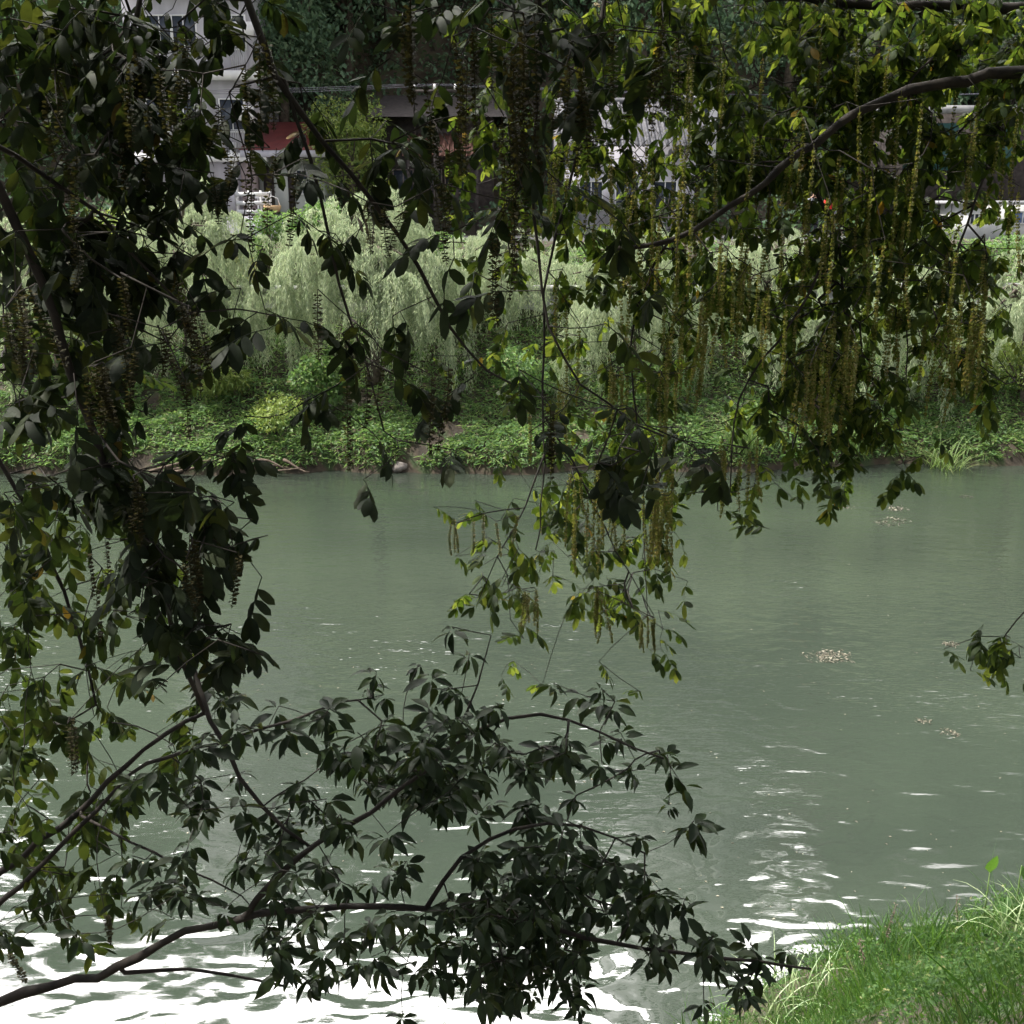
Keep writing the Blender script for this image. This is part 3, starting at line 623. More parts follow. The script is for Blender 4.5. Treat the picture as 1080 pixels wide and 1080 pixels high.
willow(945, 33.8, 130, 270, 425, 'low weeping willow above the riverside rocks on the right', 12, 1100)
willow(1085, 34.2, 130, 262, 420, 'weeping willow cut by the right edge of the view', 12, 1000)
# ------------------------------------------------------------------ shrubs and trees made of leaf clumps
def clump_pts(n, lobes):
    L_ = np.array(lobes); vol = (L_[:, 3]*L_[:, 4]*L_[:, 5])**.67; k = rng.choice(len(L_), n, p=vol/vol.sum())
    d = rng.normal(0, 1, (n, 3)); d /= np.linalg.norm(d, axis=1)[:, None]; r_ = 1-np.abs(rng.normal(0, .22, n))
    r_ = r_*(1+.18*np.sin(d[:, 0]*7+k)*np.cos(d[:, 1]*6+2*k)+.12*np.sin(d[:, 2]*11+k))
    return L_[k, :3] + d*r_[:, None]*L_[k, 3:6], d
def lobes(w, h, n, z0=.35):
    out_ = []
    for k in range(n):
        a = rng.uniform(0, 6.28); q = math.sqrt(rng.random())*.62; z = h*(z0 + (1-z0)*rng.uniform(.1, .85))
        s = rng.uniform(.18, .34)*(1.15-.5*abs(z/h-.55)); out_.append((w*q*math.cos(a), w*q*math.sin(a), z, w*s*1.15, w*s*1.15, h*s*.62))
    return out_
def bush(name, x, y, w, h, mat, label, cat, group=None, nl=9, n=3000, leaf=.12, trunk=True, z0=.1, parent_only=False, lw=.5):
    z = float(hgt(x, y)); t = thing(name, (x, y, z), label, cat, group)
    lb = lobes(w/2, h, nl, z0); pts, d = clump_pts(n, lb); pts[:, 2] = np.clip(pts[:, 2], .05, None); pts += V3(x, y, z)
    dd = d*.6 + rng.normal(0, .6, d.shape) + V3(0, 0, -.25)
    inst('crown', [tri_leaf(leaf, leaf*lw)], np.zeros(n, int), frames(dd, rnd(n, -1.2, 1.2), scale=rnd(n, .6, 1.3)), pts, mat, t, False)
    if trunk:
        mb = MB(); r0 = max(.03, w*.03); mb.tube([(x, y, z-.3), (x+.02*w, y, z+h*.3), (x, y, z+h*.62)], [r0, r0*.8, r0*.5], 8)
        for l in lb[:6]: mb.tube([(x, y, z+h*.3), (x+l[0]*.5, y+l[1]*.5, z+(h*.3+l[2])*.5), (x+l[0], y+l[1], z+l[2])], [r0*.5, r0*.35, r0*.15], 5)
        mb.build('trunk', M['wbark'], t, True)
    return t
def pbush(px, py_base, Y, wpx, hpx, *a, **k):
    s = (Y*CP+2)/FPX; x = xat(px, Y, float(hgt(xat(px, Y, 3), Y))); return (x, Y, wpx*s, hpx*s)
def B(name, px, Y, wpx, hpx, mat, label, cat, **k):
    x, y, w, h = pbush(px, 0, Y, wpx, hpx); return bush(name, x, y, w, h, M[mat], label, cat, **k)
sg = 'shrubs on the far bank'
B('shrub', 248, 32.6, 85, 75, 'pale', 'light green feathery shrub on the bank under the left willow', 'shrub', group=sg, n=2600, leaf=.17, lw=.25, trunk=True)
B('shrub', 283, 31.4, 95, 38, 'pale', 'small pale shrub at the water edge above the driftwood', 'shrub', group=sg, n=1800, leaf=.13, lw=.35)
B('shrub', 120, 32.3, 130, 60, 'cover', 'green shrub on the bank behind the dark left leaves', 'shrub', group=sg, n=2600, leaf=.12)
B('shrub', 340, 32.6, 80, 55, 'cover', 'dark green shrub with drooping leaves left of the reeds', 'shrub', group=sg, n=2200, leaf=.14)
B('shrub', 560, 33.2, 120, 60, 'cover', 'green shrub on the bank behind the centre twigs', 'shrub', group=sg, n=2600, leaf=.12)
B('shrub', 700, 33.0, 120, 55, 'cover', 'green shrub behind the middle group of hanging catkins', 'shrub', group=sg, n=2400, leaf=.12)
B('shrub', 860, 33.4, 120, 60, 'cover', 'dense green shrub behind the thickest catkin curtain', 'shrub', group=sg, n=2400, leaf=.12)
B('shrub', 1075, 33.2, 90, 70, 'pale', 'sunlit yellow-green shrub on the bank at the right edge', 'shrub', group=sg, n=2400, leaf=.10)
B('shrub', 1010, 34.2, 110, 62, 'pale', 'broad pale shrub on the bank right of the reeds', 'shrub', group=sg, n=2600, leaf=.10)
B('flowering_shrub', 266, 37.5, 36, 30, 'yellow', 'small yellow shrub beside the embankment wall', 'shrub', n=900, leaf=.10)
ug = 'shrubs between the embankment wall and the road'
for px, Y, w, h, mt, lb in [(285, 38.2, 75, 62, 'cover', 'dark green shrub below the house terrace'), (330, 39.0, 70, 62, 'cover', 'rounded green shrub right of the terrace railing'),
    (440, 38.6, 120, 45, 'cover', 'green shrub beside the utility pole'), (640, 38.4, 130, 50, 'cover', 'green shrub above the wall behind the central twigs'),
    (960, 38.6, 90, 60, 'pale', 'pale green shrub at the roadside left of the white shed'), (1040, 38.2, 100, 55, 'cover', 'blue-green shrub in front of the white shed'), (120, 38.5, 150, 60, 'pale', 'light green shrub glimpsed through the left leaves')]:
    B('shrub', px, Y, w, h, mt, lb, 'shrub', group=ug, n=2600, leaf=.13)
def arching(name, px, py, z, n, Lb, mat, label, cat='grass tuft', group=None, Wb=.03, up=1.25, Y=None, xy=None):
    p0 = onz(px, py, z) if xy is None else V3(xy[0], xy[1], 0); p0[2] = float(hgt(p0[0], p0[1])); mb = MB()
    for i in range(n):
        a = rng.uniform(0, 6.28); L_ = Lb*rng.uniform(.6, 1.15); th = up*rng.uniform(.7, 1.1); th = min(th, 1.5); k = 7; b = p0 + V3(rng.normal(0, .05+.08*Lb), rng.normal(0, .05+.08*Lb), -.02)
        d = V3(math.cos(a), math.sin(a), 0); e = V3(-d[1], d[0], 0); pt = b.copy(); v = []; q = []
        for j in range(k):
            w = Wb*(1-.92*(j/(k-1))**1.6)*.5; v += [pt+e*w+V3(0,0,w*.4), pt-e*w+V3(0,0,w*.4)]; th2 = th - 1.7*(j/(k-1))**1.5
            pt = pt + L_/(k-1)*(d*math.cos(th2) + V3(0, 0, math.sin(th2)))
            if j: q.append((2*j-2, 2*j-1, 2*j+1, 2*j))
        mb.add(v, q=q)
    o = mb.build(name, M[mat], None, True); me = o.data; sh = p0
    arr = np.zeros(len(me.vertices)*3, np.float32); me.vertices.foreach_get('co', arr); arr = arr.reshape(-1, 3)-sh.astype(np.float32); me.vertices.foreach_set('co', arr.ravel()); o.location = tuple(sh)
    return tag(o, label, cat, group)
rg = 'reed tufts on the far bank'
for px, py, n_, L_, lb in [(785, 452, 90, 1.7, 'tall blue-green reed tuft below the middle right catkins'), (1000, 450, 110, 1.9, 'tallest reed tuft, standing above the two pale rocks'), (905, 448, 80, 1.5, 'reed tuft left of the riverside rocks'),
    (380, 478, 60, 1.0, 'low reed tuft at the water edge behind the hanging catkins left of centre'), (455, 470, 70, 1.0, 'dry looking reed tuft on the open bank left of centre'), (320, 470, 60, .9, 'broad-bladed tuft just right of the driftwood'), (640, 462, 80, 1.3, 'reed tuft behind the long central stems')]:
    q = onz(px, py, 1.2); arching('reed_tuft', px, py, 1.2, n_, L_, 'reed', lb, 'reeds', rg, Wb=.035, up=1.35)
# bank ground cover
n = 190000; x = rnd(n, -26, 30); f = rng.beta(.8, 1.3, n)*9.4+.04; y = yfar(x)+f; z = hgt(x, y); hh = .10+.28*np.clip(fbm(x, y, 1.6, 3, 9)+.3, 0, 1.6)*np.clip(f/.8, .25, 1)
keep = (fbm(x, y, .9, 3, 4) > -1.0) & ~((f > 6.0) & (f < 6.5)); x, y, z, hh = x[keep], y[keep], z[keep], hh[keep]
pts = np.stack([x, y, z + hh*np.sqrt(rnd(len(x), 0, 1))], 1); d = rng.normal(0, 1, pts.shape); d[:, 2] = d[:, 2]*.5-.1
tag(inst('ground_cover', [tri_leaf(.13, .07), tri_leaf(.26, .028)], (rng.random(len(x)) < .4).astype(int), frames(d, rnd(len(x), -.8, .8), scale=rnd(len(x), .5, 1.3)), pts, M['cover'], None, False),
    'low leafy ground cover of mixed weeds over the far bank', 'ground cover', None, 'stuff')
# ------------------------------------------------------------------ hill trees
hg = 'trees on the wooded hillside'
protos = []
def hilltree(x, y, w, h, lbl, mat='hill', n=9000, leaf=.26):
    t = bush('hillside_tree', x, y, w, h, M[mat], lbl, 'tree', hg, nl=26, n=n, leaf=leaf, z0=.25, lw=.55); return t
descr = [(300, 52, 9, 11, 'dark tree with layered crown above the red roof'), (370, 56, 9, 12, 'blue-green tree above the pale roadside tree'), (440, 60, 10, 12.5, 'dense dark tree above the timber house'),
         (215, 50.5, 4.5, 6.0, 'pale green tree in front of the grey apartment block'), (560, 57, 10, 11, 'dark tree behind the top centre leaves'), (900, 56, 10, 11, 'tree behind the arched limb'), (1010, 54, 9, 9, 'dark tree behind the teal building'),
         (1090, 52, 9, 10, 'tree above the white shed at the right edge')]
for px, Y, w, h, lb in descr:
    hilltree(xat(px, Y, 9), Y, w, h, lb, 'hill' if px != 215 else 'pale')
xx = xat(370, 47.5, 8); bush('roadside_tree', xx, 47.5, 4.4, 5.2, M['pale'], 'bright yellow-green tree in front of the dark hillside left of centre', 'tree', None, nl=16, n=6000, leaf=.16, z0=.3)
P3 = [o for o in COL.objects if o.name.startswith('hillside_tree')][:3]
k = 0
places = ['left of', 'above', 'right of']
for row, (Y0, cnt) in enumerate([(54.5, 14), (60, 16), (67, 16), (75, 16), (84, 16), (93, 16), (98, 17)]):
    for i in range(cnt):
        x = -56 + 112*(i+.5)/cnt + rng.uniform(-2.2, 2.2) + row*1.3; y = Y0 + rng.uniform(-2.5, 2.5)
        if abs(x-xat(780, 72, 20)) < 9 and y < 88 and y > 57: continue
        src = P3[k % 3]; c = src.copy(); COL.objects.link(c); s = rng.uniform(.85, 1.3); c.scale = (s, s, s); c.rotation_euler = (0, 0, rng.uniform(0, 6.28))
        c.location = (x, y, float(hgt(x, y))-.3); c['label'] = 'dense green tree in the wood covering the hillside above the river'
        for ch in src.children: d_ = ch.copy(); COL.objects.link(d_); d_.parent = c
        k += 1
n = 90000; x = rnd(n, -38, 38); y = rnd(n, 46.8, 68); z = hgt(x, y) + rnd(n, 0, 1)*(.5+.9*np.clip(fbm(x, y, .8, 3, 3)+.4, 0, 1.5)); keep = (y > 52) | (rng.random(n) < .4); x, y, z = x[keep], y[keep], z[keep]
d = rng.normal(0, 1, (len(x), 3)); d[:, 1] -= .4; tag(inst('undergrowth', [tri_leaf(.30, .17)], np.zeros(len(x), int), frames(d, rnd(len(x), -.8, .8), scale=rnd(len(x), .5, 1.3)), np.stack([x, y, z], 1), M['hill'], None, False), 'leafy undergrowth covering the slope under the hillside trees', 'undergrowth', None, 'stuff')
# ------------------------------------------------------------------ buildings
def window(parent, x0, x1, z0, z1, yf, frame='white', glass='glass', bars=1):
    mb = MB(); t = .05
    mb.box(x0-t, x0, yf-.06, yf+.05, z0-t, z1+t).box(x1, x1+t, yf-.06, yf+.05, z0-t, z1+t).box(x0, x1, yf-.055, yf+.05, z1, z1+t).box(x0, x1, yf-.08, yf+.05, z0-t, z0)
    for b in range(bars):
        c = x0+(x1-x0)*(b+1)/(bars+1); mb.box(c-.02, c+.02, yf-.035, yf+.02, z0, z1)
    w = mb.build('window', M[frame], parent); MB().box(x0, x1, yf-.015, yf+.015, z0, z1).build('pane', M[glass], w); return w
Yh = 47.0
# grey apartment block at the left
zr = 6.0
xl, xr = xat(140, Yh, 10), xat(262, Yh, 10)
ap = thing('apartment_block', ((xl+xr)/2, Yh, zr), 'lavender grey apartment block with white floor bands at the upper left', 'building')
MB().box(xl, xr, Yh, Yh+9, zr, 27).build('wall', M['wallA'], ap)
MB().box(xl-.3, xr+.35, Yh-.3, Yh+9.3, 27.003, 27.4).build('roof', M['concrete'], ap)
for kf in range(6):
    zf = zat(80, Yh) + (kf-1)*3.1
    if zf < zr+.5: continue
    MB().box(xl-.02, xr+.75, Yh-.45, Yh-.003, zf-.18, zf+.16).build('floor_band', M['white'], ap)
    for wx in (xat(236, Yh, zf), xat(185, Yh, zf), xat(160, Yh, zf)): window(ap, wx, wx+.95, zf+1.0, zf+2.2, Yh-.02)
    mb = MB(); bx0, bx1 = xat(248, Yh, zf), xat(262, Yh, zf)
    for b in range(7): mb.box(bx0+b*(bx1-bx0)/6-.015, bx0+b*(bx1-bx0)/6+.015, Yh-.42, Yh-.39, zf+.163, zf+1.0)
    mb.box(bx0, bx1, Yh-.43, Yh-.38, zf+1.0, zf+1.05); mb.build('balcony_rail', M['metal'], ap)
    ac = MB().box(bx0+.1, bx0+.9, Yh-.37, Yh-.05, zf+1.4, zf+1.95).build('air_conditioner', M['white'], ap)
MB().tube([(xat(249, Yh, 8), Yh-.12, zr), (xat(249, Yh, 8), Yh-.12, zat(150, Yh))], .13, 10).build('drainpipe', M['white'], ap)
# red-roofed house
hx0, hx1 = xat(268, Yh, 9), xat(338, Yh, 9); zt_ = 6.75; ze = zat(158, Yh)
ho = thing('house', ((hx0+hx1)/2, Yh, 6.0), 'small grey-green house with a red sheet roof behind the white terrace railing', 'building')
MB().box(hx0, hx1, Yh+.6, Yh+5, 6.0, ze).build('wall', M['wallB'], ho)
rz = zat(128, Yh+2.5)
MB().add([(hx0-.5, Yh-.5, ze-.02), (hx1+.6, Yh-.5, ze-.02), (hx1-.2, Yh+2.9, rz), (hx0-.1, Yh+2.9, rz), (hx0-.5, Yh+5.8, ze-.02), (hx1+.6, Yh+5.8, ze-.02)], q=[(0,1,2,3),(3,2,5,4)], t=[(0,3,4),(1,5,2)]).build('roof', M['redroof'], ho)
MB().box(hx0-.45, hx1+.55, Yh-.48, Yh-.42, ze-.30, ze-.03).build('fascia', M['wallA'], ho)
MB().box(xat(257, Yh, 8), xat(272, Yh, 8), Yh-.35, Yh+.3, 6.0, ze-.3).build('pillar', M['pink'], ho)
def door(x0, x1, z0, z1, mat='timber', lab=None):
    d_ = MB().box(x0, x1, Yh+.55, Yh+.60-.003, z0, z1).build('door', M[mat], ho); MB().box(x1-.16, x1-.10, Yh+.48, Yh+.55, z0+.95, z0+1.1).build('handle', M['metal'], d_)
door(xat(275, Yh, 8), xat(286, Yh, 8), zt_, zt_+2.0); door(xat(301, Yh, 8), xat(308, Yh, 8), zt_, zt_+2.0)
window(ho, xat(311, Yh, 8), xat(321, Yh, 8), zt_+.9, zt_+1.8, Yh+.58)
# terrace in front of the house
tx0, tx1 = xat(236, 45, 7), xat(300, 45, 7)
te = thing('terrace', ((tx0+tx1)/2, 45, 6.0), 'lavender concrete terrace with white rail fence in front of the red-roofed house', 'terrace')
MB().box(tx0, tx1, 44.4, Yh-.36, 5.4, zt_).build('base', M['wallA'], te)
for zz in (.12, .45, .78): MB().box(xat(249, 44.5, 7.3), xat(285, 44.5, 7.3), 44.45, 44.52, zt_+zz, zt_+zz+.16).build('rail', M['white'], te)
for px in (249, 262, 275, 285): MB().box(xat(px, 44.5, 7.3)-.04, xat(px, 44.5, 7.3)+.04, 44.523, 44.60, zt_, zt_+1.0).build('post', M['white'], te)
MB().box(tx0, xat(248, 44.5, 7.3), 44.4, 44.6, zt_, zt_+1.15).build('parapet', M['wallA'], te)
ob = thing('basket', (xat(288, 44.2, 7), 44.2, 6.0), 'round orange and white basket hanging at the right end of the terrace rail', 'basket')
cx, cz = xat(288, 44.2, 7), zat(220, 44.2); a = np.linspace(0, 2*np.pi, 17)
prof = [(.12, cz-.16), (.26, cz-.12), (.33, cz), (.35, cz+.12), (.31, cz+.12), (.28, cz-.05), (.1, cz-.12)]
vv = [(cx+r_*math.cos(t_), 44.1+r_*.7*math.sin(t_), z_) for r_, z_ in prof for t_ in a[:-1]]
MB().add(vv, q=[(i*16+j, i*16+(j+1) % 16, (i+1)*16+(j+1) % 16, (i+1)*16+j) for i in range(6) for j in range(16)]).build('bowl', M['orange'], ob, True)
MB().tube([(cx+.3, 44.1, cz+.12), (cx+.22, 44.1, cz+.38), (cx, 44.1, cz+.46), (cx-.22, 44.1, cz+.38), (cx-.3, 44.1, cz+.12)], .02, 6).build('handle', M['white'], ob, True)
wt = thing('wash_stand', (xat(278, 46.4, 7), 46.4, zt_), 'small white stand by the house door', 'stand'); wx = xat(278, 46.4, 7.3)
MB().box(wx-.3, wx+.3, 46.2, 46.6, zt_+.7, zt_+.95).build('basin', M['white'], wt)
for sx_ in (-.22, .22): MB().box(wx+sx_-.03, wx+sx_+.03, 46.35, 46.45, zt_, zt_+.7).build('leg', M['white'], wt)
# timber house under the trees
Yt = 49.0; x0, x1 = xat(405, Yt, 10), xat(520, Yt, 10); z1 = zat(122, Yt)
th_ = thing('timber_house', ((x0+x1)/2, Yt, 6.2), 'dark timber house with brown tiled lean-to under the hillside trees', 'building')
MB().box(x0, x1, Yt, Yt+5, 5.8, z1).build('wall', M['timber'], th_)
MB().add([(x0-.6, Yt-.9, z1-.1), (x1+.6, Yt-.9, z1-.1), (x1+.2, Yt+2.4, z1+1.0), (x0-.2, Yt+2.4, z1+1.0), (x0-.6, Yt+5.8, z1-.1), (x1+.6, Yt+5.8, z1-.1)], q=[(0,1,2,3),(3,2,5,4)], t=[(0,3,4),(1,5,2)]).build('roof', M['timber'], th_)
zl = zat(165, Yt-1.5)
mb = MB(); mb.add([(xat(430, Yt, 8), Yt-2.2, zl), (xat(505, Yt, 8), Yt-2.2, zl), (xat(505, Yt, 8), Yt-.003, zl+.9), (xat(430, Yt, 8), Yt-.003, zl+.9)], q=[(0,1,2,3)])
for i in range(14): xx = xat(430, Yt, 8)+(i+.5)*(xat(505, Yt, 8)-xat(430, Yt, 8))/14; mb.tube([(xx, Yt-2.25, zl+.02), (xx, Yt-.02, zl+.93)], .07, 6)
mb.build('lean_to', M['brownroof'], th_)
for px in (432, 459, 482, 503): MB().box(xat(px, Yt-2.1, 7)-.07, xat(px, Yt-2.1, 7)+.07, Yt-2.15, Yt-2.01, 5.9, zl).build('post', M['timber'], th_)
for px in (415, 445, 470): window(th_, xat(px, Yt, 9), xat(px, Yt, 9)+.8, 7.7, 8.6, Yt-.02, 'pink')
# grey tiled-roof house
Yg = 47.5; x0, x1 = xat(600, Yg, 10), xat(735, Yg, 10); z1 = zat(150, Yg-1)
gh = thing('tiled_house', ((x0+x1)/2, Yg, 6.0), 'low pale house with a ribbed grey tiled roof behind the centre leaves', 'building')
MB().box(x0, x1, Yg, Yg+6, 5.8, z1).build('wall', M['wallA'], gh)
rt_ = zat(108, Yg+3); mb = MB(); mb.add([(x0-.5, Yg-.8, z1-.15), (x1+.5, Yg-.8, z1-.15), (x1+.5, Yg+3, rt_), (x0-.5, Yg+3, rt_), (x0-.5, Yg+6.8, z1-.15), (x1+.5, Yg+6.8, z1-.15)], q=[(0,1,2,3),(3,2,5,4)], t=[(0,3,4),(1,5,2)])
nr = 26
for i in range(nr): xx = x0-.4+(x1-x0+.8)*i/(nr-1); mb.tube([(xx, Yg-.85, z1-.12), (xx, Yg+3, rt_+.03)], .065, 6)
mb.tube([(x0-.5, Yg+3, rt_+.05), (x1+.5, Yg+3, rt_+.05)], .14, 8); mb.build('roof', M['greyroof'], gh)
for px in (612, 650, 690): window(gh, xat(px, Yg, 8), xat(px, Yg, 8)+.9, 7.0, 8.1, Yg-.02)
uh0, uh1 = xat(700, 52, 12), xat(760, 52, 12)
uh = thing('hillside_house', ((uh0+uh1)/2, 53, float(hgt((uh0+uh1)/2, 53))), 'white two-storey house glimpsed above the grey tiled roof', 'building')
MB().box(uh0, uh1, 52.5, 58, 7, zat(92, 52.5)).build('wall', M['white'], uh); MB().box(uh0-.4, uh1+.4, 52.1, 58.4, zat(92, 52.5)+.003, zat(92, 52.5)+.25).build('roof', M['greyroof'], uh)
window(uh, uh0+.4, uh0+1.3, zat(125, 52.5), zat(112, 52.5), 52.48); window(uh, uh1-1.2, uh1-.4, zat(125, 52.5), zat(112, 52.5), 52.48)
# tall pale apartment tower
Yw = 72.; x0, x1 = xat(700, Yw, 20), xat(862, Yw, 20); zb0 = 14
tw = thing('apartment_tower', ((x0+x1)/2, Yw, zb0), 'tall pale apartment tower showing through gaps in the right-hand leaves', 'building')
MB().box(x0, x1, Yw, Yw+12, zb0, 58).build('wall', M['tower'], tw)
MB().box(x0-.3, x1+.3, Yw-.3, Yw+12.3, 58.003, 58.8).build('roof', M['concrete'], tw)
for px in (740, 800): MB().box(xat(px, Yw, 20)-.35, xat(px, Yw, 20)+.35, Yw-.8, Yw-.003, zb0, 57.9).build('pier', M['white'], tw)
for fl in range(14):
    zf = zb0+1.2+fl*3.05
    for px in (712, 757, 775, 822, 843): window(tw, xat(px, Yw, 20), xat(px, Yw, 20)+1.2, zf+.9, zf+2.3, Yw-.02, 'concrete')
    MB().box(xat(752, Yw, 20), xat(793, Yw, 20), Yw-1.1, Yw-.063, zf-.1, zf+.75).build('balcony', M['tower'], tw)
# teal-clad building and white shed at the right
Yr = 49.; x0, x1 = xat(935, Yr, 9), xat(1110, Yr, 9)
tb_ = thing('teal_building', ((x0+x1)/2, Yr, 6.2), 'dark building with teal panels behind the right-hand catkins', 'building')
MB().box(x0, x1, Yr, Yr+6, 5.9, zat(120, Yr)).build('wall', M['timber'], tb_)
MB().box(x0-.4, x1+.4, Yr-.5, Yr+6.4, zat(120, Yr)+.003, zat(120, Yr)+.3).build('roof', M['concrete'], tb_)
for px in (955, 985, 1045): MB().box(xat(px, Yr, 10), xat(px, Yr, 10)+1.0, Yr-.08, Yr-.003, zat(180, Yr), zat(130, Yr)).build('panel', M['teal'], tb_)
Ys = 42.5; x0, x1 = xat(1018, Ys, 7), xat(1115, Ys, 7)
ws = thing('white_shed', ((x0+x1)/2, Ys, 6.0), 'low white roadside shed with a blue window at the right edge', 'building')
MB().box(x0, x1, Ys, Ys+2.5, 5.9, zat(216, Ys)).build('wall', M['white'], ws)
MB().box(x0-.25, x1+.25, Ys-.3, Ys+2.8, zat(216, Ys)+.003, zat(216, Ys)+.14).build('roof', M['metal'], ws)
window(ws, xat(1068, Ys, 7), xat(1090, Ys, 7), zat(235, Ys), zat(224, Ys), Ys-.02, 'white', 'blueglass'); window(ws, xat(1024, Ys, 7), xat(1032, Ys, 7), zat(236, Ys), zat(226, Ys), Ys-.02)
# road, embankment wall, pole and wires
tag(mesh('road', [(-80,40.2,6.008),(4,40.3,6.008),(14,41.5,6.008),(80,41.9,6.008),(80,46.2,6.008),(-80,44.2,6.008)], [], M['road'], None, False, [(0,1,2,5),(2,3,4,5)]), kind='structure')
ew = thing('embankment_wall', (0, 36.9, 3.6), 'long grey embankment wall with a flat coping behind the willows', 'wall')
xs_ = np.arange(-60, 61, 4.); yw_ = yfar(0*xs_)+6.35+np.interp(xs_, [-40, 5, 12, 40], [-.4, 0, .8, 1.2])
mb = MB(); mc = MB()
for i in range(len(xs_)-1):
    a_, b_ = xs_[i], xs_[i+1]; ya, yb = yw_[i], yw_[i+1]
    for (mbx, w0, w1, z0, z1) in ((mb, 0, .35, 2.8, 4.55), (mc, -.12, .5, 4.553, 4.72)):
        mbx.add([(a_,ya+w0,z0),(b_,yb+w0,z0),(b_,yb+w1,z0),(a_,ya+w1,z0),(a_,ya+w0,z1),(b_,yb+w0,z1),(b_,yb+w1,z1),(a_,ya+w1,z1)], q=[(0,1,5,4),(4,5,6,7),(3,7,6,2),(0,3,2,1)])
mb.build('wall_face', M['concrete'], ew); mc.build('coping', M['concrete'], ew)
up = thing('utility_pole', (xat(461, 40, 7), 40, 5.8), 'brown utility pole standing between the broadest willow and the timber house', 'pole'); ux = xat(461, 40, 7)
MB().tube([(ux, 40, 5.6), (ux, 40, zat(88, 40))], [.10, .08], 10).build('pole', M['timber'], up, True)
MB().box(ux-.8, ux+.8, 39.9, 39.97, zat(98, 40), zat(98, 40)+.1).build('crossarm', M['timber'], up)
for s_ in (-.7, 0, .7): MB().tube([(ux+s_, 39.93, zat(98, 40)+.1), (ux+s_, 39.93, zat(98, 40)+.28)], [.05, .035], 8).build('insulator', M['white'], up, True)
for j, s_ in enumerate((-.7, 0, .7)):
    z0 = zat(98, 40)+.28; pts_ = []
    for t_ in np.linspace(0, 1, 30): xx = ux+s_ + (-26)*t_; pts_.append((xx, 39.93+5*t_, z0 + .6*t_ + j*.16*t_ - 4*t_*(1-t_)*(.30+.12*j)))
    pts2 = [(ux+s_+28*t_, 39.93+4*t_, z0 + .3*t_ - 1.0*4*t_*(1-t_)*.35) for t_ in np.linspace(0, 1, 30)]
    tag(MB().tube(pts_[::-1]+pts2[1:], .009, 4).build('overhead_wire', M['darkcloth']), ['left', 'middle', 'right'][j]+' of the three thin overhead wires held by the brown utility pole', 'wire', 'overhead wires')
# people on the road
def person(px, Y, shirt, label, arm):
    x = xat(px, Y, 7); z = float(6.01); o = thing('person', (x, Y, z), label, 'person', 'people on the road')
    J = {'pel':(0,0,.95),'sp':(0,.01,1.18),'ch':(0,.0,1.38),'nk':(0,-.01,1.52),'hd':(0,-.02,1.62),'ht':(0,-.01,1.74),
         'hl':(.10,0,.90),'kl':(.12,-.03,.50),'al':(.12,.03,.09),'tl':(.13,-.13,.04),'hr':(-.10,0,.90),'kr':(-.11,-.01,.50),'ar':(-.12,.05,.09),'tr':(-.13,-.11,.04),
         'sl':(.19,0,1.42),'el':(.26,-.03,1.15),'wl':(.27,-.16,.95),'fl':(.26,-.22,.88),'sr':(-.19,0,1.42),'er':(-.27,-.06,1.17),'wr':(-.20,-.24,1.08+arm),'fr':(-.17,-.32,1.10+arm)}
    rad = {'pel':.145,'sp':.125,'ch':.15,'nk':.055,'hd':.095,'ht':.07,'hl':.09,'kl':.06,'al':.04,'tl':.035,'hr':.09,'kr':.06,'ar':.04,'tr':.035,'sl':.065,'el':.045,'wl':.032,'fl':.035,'sr':.065,'er':.045,'wr':.032,'fr':.035}
    E = ['pel-sp','sp-ch','ch-nk','nk-hd','hd-ht','pel-hl','hl-kl','kl-al','al-tl','pel-hr','hr-kr','kr-ar','ar-tr','ch-sl','sl-el','el-wl','wl-fl','ch-sr','sr-er','er-wr','wr-fr']
    def skin(name, keys, mat, grow=0):
        es = [e.split('-') for e in E if all(q in keys for q in e.split('-'))]; ks = [k for k in keys]
        me = bpy.data.meshes.new(name); me.from_pydata([J[k] for k in ks], [(ks.index(a), ks.index(b)) for a, b in es], [])
        ob = bpy.data.objects.new(name, me); COL.objects.link(ob); ob.parent = o
        md = ob.modifiers.new('skin', 'SKIN'); md.use_smooth_shade = True
        for i, k in enumerate(ks): r_ = rad[k]+grow; me.skin_vertices[0].data[i].radius = (r_, r_*(.75 if k in ('pel','sp','ch') else 1)); 
        me.skin_vertices[0].data[0].use_root = True
        sb = ob.modifiers.new('sub', 'SUBSURF'); sb.levels = 1; sb.render_levels = 1; me.materials.append(mat); return ob
    skin('body', list(J), M['skin']); skin('shirt', ['pel','sp','ch','sl','el','sr','er'], M[shirt], .018)
    skin('trousers', ['pel','hl','kl','al','hr','kr','ar'], M['darkcloth'], .02)
    v = []; 
    bpy_me = bpy.data.meshes.new('hair'); import bmesh; bm = bmesh.new(); bmesh.ops.create_uvsphere(bm, u_segments=14, v_segments=9, radius=.115)
    for q in list(bm.verts):
        if q.co.z < -.01 and q.co.y < .03: bm.verts.remove(q)
    bm.to_mesh(bpy_me); bm.free(); hb = bpy.data.objects.new('hair', bpy_me); COL.objects.link(hb); hb.parent = o; hb.location = (0, .01, 1.69); bpy_me.materials.append(M['hair'])
    return o
person(858, 41.3, 'whitecloth', 'person in a white top and dark trousers on the road behind the right-hand leaves', .10)
person(876, 42.8, 'redcloth', 'person in a bright red top on the road just right of the one in white', .0)
